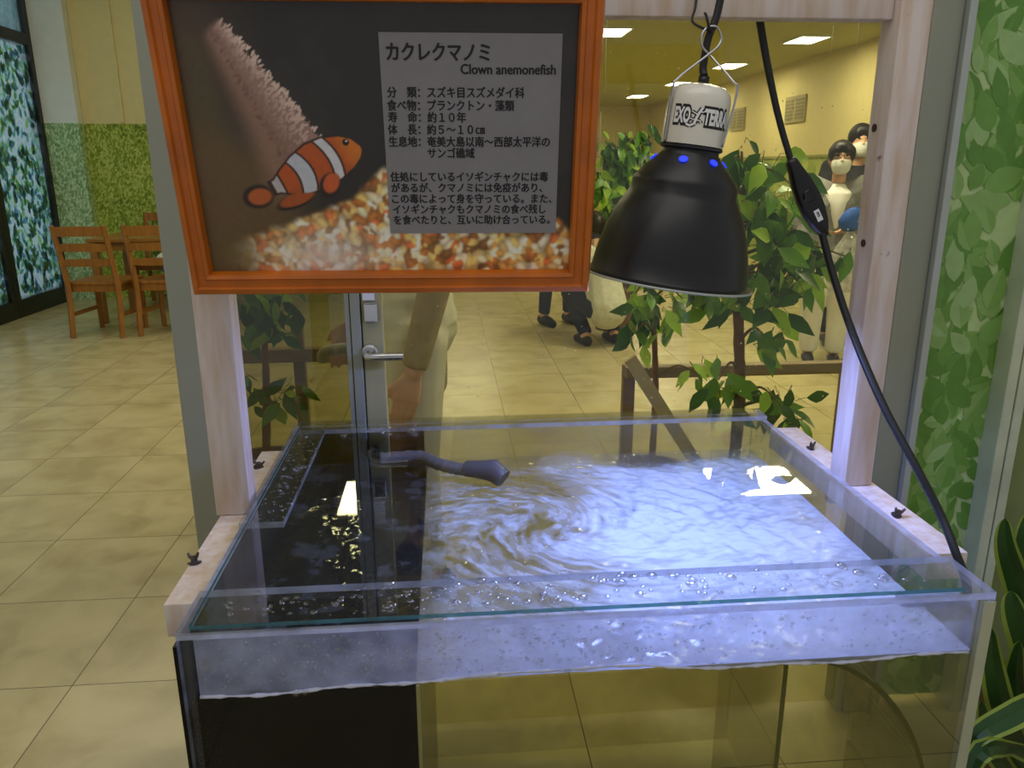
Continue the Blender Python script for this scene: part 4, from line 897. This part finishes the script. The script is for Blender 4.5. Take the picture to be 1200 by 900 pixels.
MB().ball((-.02, -.01, .16), .14, .11, .055).build('folded_cloth', M['whitec'], bun, True)

# ------------------------------------------------------------------ people
def cone(mb, a, b, r0, r1, n=12, seg=3):
    a, b = Vector(a), Vector(b); mb.tube([a.lerp(b, i/seg) for i in range(seg+1)], [r0+(r1-r0)*i/seg for i in range(seg+1)], n)
def limb(mb, pts, rs):
    for i in range(len(pts)-1):
        cone(mb, pts[i], pts[i+1], rs[i], rs[i+1]); mb.ball(pts[i], rs[i]*1.0, nu=10, nv=7)
    mb.ball(pts[-1], rs[-1]*1.0, nu=10, nv=7)
def hand(mb, wrist, d, side, L=.17):          # palm, four fingers, thumb; d along the hand, side = across the palm
    wrist = Vector(wrist); d = Vector(d).normalized(); side = Vector(side); side = (side-d*side.dot(d)).normalized(); nrm = d.cross(side)
    for k in (-.028, -.009, .010, .028): cone(mb, wrist+side*k*.5, wrist+d*(L*.5)+side*k, .012, .011, 8)
    for k, l_ in ((-.030, .36), (-.010, .46), (.010, .50), (.029, .44)):
        p0 = wrist+d*(L*.48)+side*k; p1 = p0+d*(L*l_*.55)+nrm*.006; p2 = p1+d*(L*l_*.45)+nrm*.018
        limb(mb, [p0, p1, p2], [.0088, .0080, .0066])
    t0 = wrist+d*(L*.16)+side*.026; t1 = t0+d*(L*.2)+side*.022+nrm*.008; t2 = t1+d*(L*.17)+side*.004+nrm*.010; limb(mb, [t0, t1, t2], [.011, .0095, .0075])
def remesh(o, vox, sm_=3):
    r = o.modifiers.new('remesh', 'REMESH'); r.mode = 'VOXEL'; r.voxel_size = vox; r.use_smooth_shade = True
    s = o.modifiers.new('smooth', 'SMOOTH'); s.iterations = sm_; s.factor = .5
def person(label, loc, rz, H, J, wear, hair='short', mask=True, specs=False, vox=.011, arms=True):
    """J: joints in metres for a 1.6 m figure facing -Y"""
    k = H/1.6; t = thing('person', label, 'person', loc, (0, 0, rz)); S_ = lambda q_: Vector(q_)*k
    D = dict(pelvis=(0, 0, .86), chest=(0, 0, 1.16), neck=(0, .01, 1.33), head=(0, -.015, 1.475), shL=(.17, 0, 1.29), elL=(.22, .02, 1.02), wrL=(.22, -.04, .80), shR=(-.17, 0, 1.29), elR=(-.22, .02, 1.02), wrR=(-.22, -.04, .80),
             hipL=(.085, 0, .82), knL=(.09, -.01, .45), anL=(.09, .02, .07), hipR=(-.085, 0, .82), knR=(-.09, -.01, .45), anR=(-.09, .02, .07)); D.update(J); D = {a: S_(b) for a, b in D.items()}
    b = MB(); r = lambda *a: [x*k for x in a]
    limb(b, [D['pelvis'], D['pelvis'].lerp(D['chest'], .5), D['chest'], D['neck']-S_((0, 0, .06))], r(.115, .10, .115, .06)); limb(b, [D['neck']-S_((0, 0, .05)), D['neck'].lerp(D['head'], .45)], r(.048, .046))
    hd_ = D['head']; b.ball(hd_, .073*k, .09*k, .108*k, 20, 14); b.ball(hd_+S_((0, -.035, -.055)), .052*k, .052*k, .05*k)
    cone(b, hd_+S_((0, -.085, .018)), hd_+S_((0, -.108, -.022)), .007*k, .014*k, 8)
    for s in (-1, 1): b.ball(hd_+S_((s*.074, .005, -.01)), .010*k, .018*k, .03*k)
    for c in 'LR':
        limb(b, [D['hip'+c], D['kn'+c], D['an'+c]], r(.082, .055, .038)); f0 = D['an'+c]; fw_ = D.get('toe'+c, f0+S_((0, -.15, -.035)))
        limb(b, [f0+S_((0, .03, -.03)), fw_], r(.036, .032))
        limb(b, [D['sh'+c], D['el'+c], D['wr'+c]], r(.05, .038, .027)); hand(b, D['wr'+c], D.get('hd'+c, (D['wr'+c]-D['el'+c])), (0, -1, 0) if abs((D['wr'+c]-D['el'+c]).normalized().y) < .8 else (1, 0, 0), .165*k)
    o = b.build('body', M['skin'], t, True); remesh(o, vox*.75)
    def garment(name, m, build):
        g = MB(); build(g); o_ = g.build(name, m, t, True); remesh(o_, vox); return o_
    for name, m, typ, arg in wear:
        if typ == 'trousers':
            def bt(g):
                limb(g, [D['pelvis']+S_((0, 0, .05)), D['pelvis']], r(.135, .145))
                for c in 'LR': limb(g, [D['hip'+c], D['kn'+c]], r(.105*arg, .075*arg)); cone(g, D['kn'+c], D['an'+c]+S_((0, 0, .03)), .073*k*arg, .058*k*arg)
            garment(name, m, bt)
        elif typ == 'top':           # arg: hem height below pelvis, width factor, sleeves
            hem, wf, sl = arg
            def bt(g):
                p_, c_ = D['pelvis'], D['chest']; u = (p_-c_).normalized()
                limb(g, [p_+u*hem*k, p_, p_.lerp(c_, .5), c_, D['neck']-S_((0, 0, .07))], r(.15*wf, .15*wf, .135*wf, .145*wf, .075)); 
                for c in 'LR':
                    limb(g, [c_.lerp(D['sh'+c], .6), D['sh'+c]], r(.10, .078*wf))
                    if sl: limb(g, [D['sh'+c], D['el'+c]], r(.074*wf, .062*wf)); cone(g, D['el'+c], D['el'+c].lerp(D['wr'+c], sl), .062*k*wf, .05*k*wf)
            garment(name, m, bt)
        elif typ == 'bib':
            garment(name, m, lambda g: [g.loft([(D['chest']+S_((0, -.120, -.16)), .012*k, .035*k), (D['chest']+S_((0, -.118, -.06)), .045*k, .042*k), (D['chest']+S_((0, -.100, .02)), .075*k, .056*k), (D['chest']+S_((0, -.070, .09)), .092*k, .068*k), (D['neck']+S_((0, -.02, -.045)), .082*k, .078*k), (D['neck']+S_((0, -.01, -.022)), .060*k, .060*k)], 18)])
        elif typ == 'shoes':
            for c in 'LR':
                f0 = D['an'+c]; fw_ = D.get('toe'+c, f0+S_((0, -.15, -.035))); g = MB(); limb(g, [f0+S_((0, .04, -.025)), f0.lerp(fw_, .5)+S_((0, 0, -.005)), fw_+S_((0, -.01, 0))], r(.044, .043, .037)); 
                o_ = g.build('shoe', m, t, True); remesh(o_, vox)
    if hair:
        g = MB(); g.ball(hd_+S_((0, .018, .032)), .088*k, .100*k, .100*k, 20, 12); g.ball(hd_+S_((0, -.050, .078)), .066*k, .046*k, .040*k)
        for s in (-1, 1): g.ball(hd_+S_((s*.066, -.018, .036)), .026*k, .05*k, .052*k); g.ball(hd_+S_((s*.036, -.062, .060)), .030*k, .034*k, .034*k)
        g.ball(hd_+S_((0, .045, -.045)), .072*k, .055*k, .06*k)
        if hair == 'long': g.ball(hd_+S_((0, .05, -.06)), .085*k, .06*k, .13*k)
        o_ = g.build('hair', M['hair'], t, True); remesh(o_, vox*.9)
    if mask:
        g = MB(); g.loft([(hd_+S_((0, -.035, -.104)), .034*k, .044*k), (hd_+S_((0, -.042, -.080)), .057*k, .056*k), (hd_+S_((0, -.046, -.045)), .066*k, .064*k), (hd_+S_((0, -.046, -.012)), .064*k, .060*k), (hd_+S_((0, -.060, .000)), .034*k, .046*k)], 20); o_ = g.build('face_mask', M['mask'], t, True); remesh(o_, vox*.8, 1)
    if hd_ is not None and mask is not None:
        for s in (-1, 1):
            MB().ball(hd_+S_((s*.028, -.085, .022)), .010*k, .006*k, .006*k, 10, 6).build('eye', M['ink'], t, True)
    if specs:
        g = MB()
        for s in (-1, 1):
            g.tube([hd_+S_((s*.031+.024*math.cos(a_), -.098, .018+.019*math.sin(a_))) for a_ in [2*PI*i/14 for i in range(15)]], .0022*k, 6, cap=False); g.tube([hd_+S_((s*.055, -.097, .02)), hd_+S_((s*.082, .0, .015))], .002*k, 6)
        g.tube([hd_+S_((-.008, -.1, .02)), hd_+S_((.008, -.1, .02))], .002*k, 6); g.build('spectacles', M['lensd'], t, True)
    return t
# coat sleeve beside the door
q = at(470, 480, y=2.2)
person('person in a beige coat beside the glass door, one arm hanging', (q.x+.03, 2.30, 0), -1.35, 1.62,
       dict(elL=(.20, .04, 1.0), wrL=(.205, -.03, .76), elR=(-.2, -.05, 1.02), wrR=(-.17, -.14, .84)),
       [('trousers', M['cream_c'], 'trousers', .90), ('coat', M['beige'], 'top', (.17, .74, .96)), ('shoe', M['shoe'], 'shoes', 0)], 'long', True, False, .009)
q = at(655, 383, z=0)
person('person in navy leggings and black shoes standing far back below the picture frame', (q.x, q.y+.12, 0), .35, 1.62, dict(hipL=(.09, 0, .82), knL=(.105, -.01, .45), anL=(.12, .02, .07), hipR=(-.09, 0, .82), knR=(-.1, -.01, .45), anR=(-.115, .02, .07)),
       [('leggings', M['navy'], 'trousers', .86), ('jacket', M['redc'], 'top', (.24, 1.05, .9)), ('shoe', M['shoe'], 'shoes', 0)], 'short', True)
q = at(706, 407, z=0)
person('person crouching in a grey white fleece and dark trousers behind the lamp', (q.x, q.y+.10, 0), PI+.25, 1.50,
       dict(pelvis=(0, .10, .33), chest=(0, -.02, .62), neck=(0, -.10, .80), head=(.0, -.17, .93), shL=(.16, -.06, .76), elL=(.2, -.22, .55), wrL=(.12, -.42, .52), shR=(-.16, -.06, .76), elR=(-.2, -.22, .55), wrR=(-.12, -.42, .52),
            hipL=(.09, .09, .32), knL=(.17, -.26, .40), anL=(.13, .0, .07), hipR=(-.09, .09, .32), knR=(-.17, -.26, .40), anR=(-.13, .0, .07)),
       [('trousers', M['navy'], 'trousers', .95), ('fleece', M['greyw'], 'top', (.02, 1.12, .9)), ('shoe', M['shoe'], 'shoes', 0)], 'short', None)
hw = at(990, 187, y=4.95)
person('person with glasses, white mask, grey cardigan and white shirt at the right', (hw.x, 5.0, 0), -.38, 1.47,
       dict(elL=(.20, -.06, 1.04), wrL=(.05, -.2, 1.0), elR=(-.23, .0, 1.02), wrR=(-.20, -.12, .84)),
       [('trousers', M['whitec'], 'trousers', 1.15), ('cardigan', M['greyc'], 'top', (.06, 1.05, .92)), ('shirt', M['whitec'], 'bib', 0), ('shoe', M['shoe'], 'shoes', 0)], 'short', True, True)
hw2 = at(1012, 178, y=5.5)
p5 = person('person with black hair, white mask and dark jacket partly behind the right upright', (hw2.x, 5.56, 0), -.30, 1.60,
       dict(elR=(-.25, -.06, 1.06), wrR=(-.13, -.24, .96)),
       [('trousers', M['blackc'], 'trousers', 1.0), ('jacket', M['blackc'], 'top', (.08, 1.08, .9)), ('shoe', M['shoe'], 'shoes', 0)], 'short', True)
bq = at(993, 300, y=4.67)
pb = MB(); pb.loft([((0, 0, -.30), .10, .05), ((.01, 0, -.22), .13, .065), ((0, .01, -.08), .11, .055), ((.01, 0, .02), .06, .03), ((0, 0, .07), .025, .015)], 18)
o = pb.build('plastic_bag', M['plastic_bag'], None, True, loc=(bq.x, bq.y, bq.z+.08)); tag(o, 'translucent white plastic bag at the waist of the cardigan wearer', 'bag')
bl = MB().loft([((0, 0, -.07), .03, .025), ((.01, 0, -.05), .07, .045), ((-.01, .005, -.01), .058, .05), ((.015, 0, .03), .066, .04), ((.02, 0, .06), .04, .03), ((.03, 0, .075), .012, .012)], 14); o = bl.build('cloth_bundle', M['blue_bag'], None, True, loc=(bq.x+.0, bq.y+.02, bq.z+.22)); tag(o, 'bright blue cloth bundle at the right, just above the translucent bag', 'cloth')
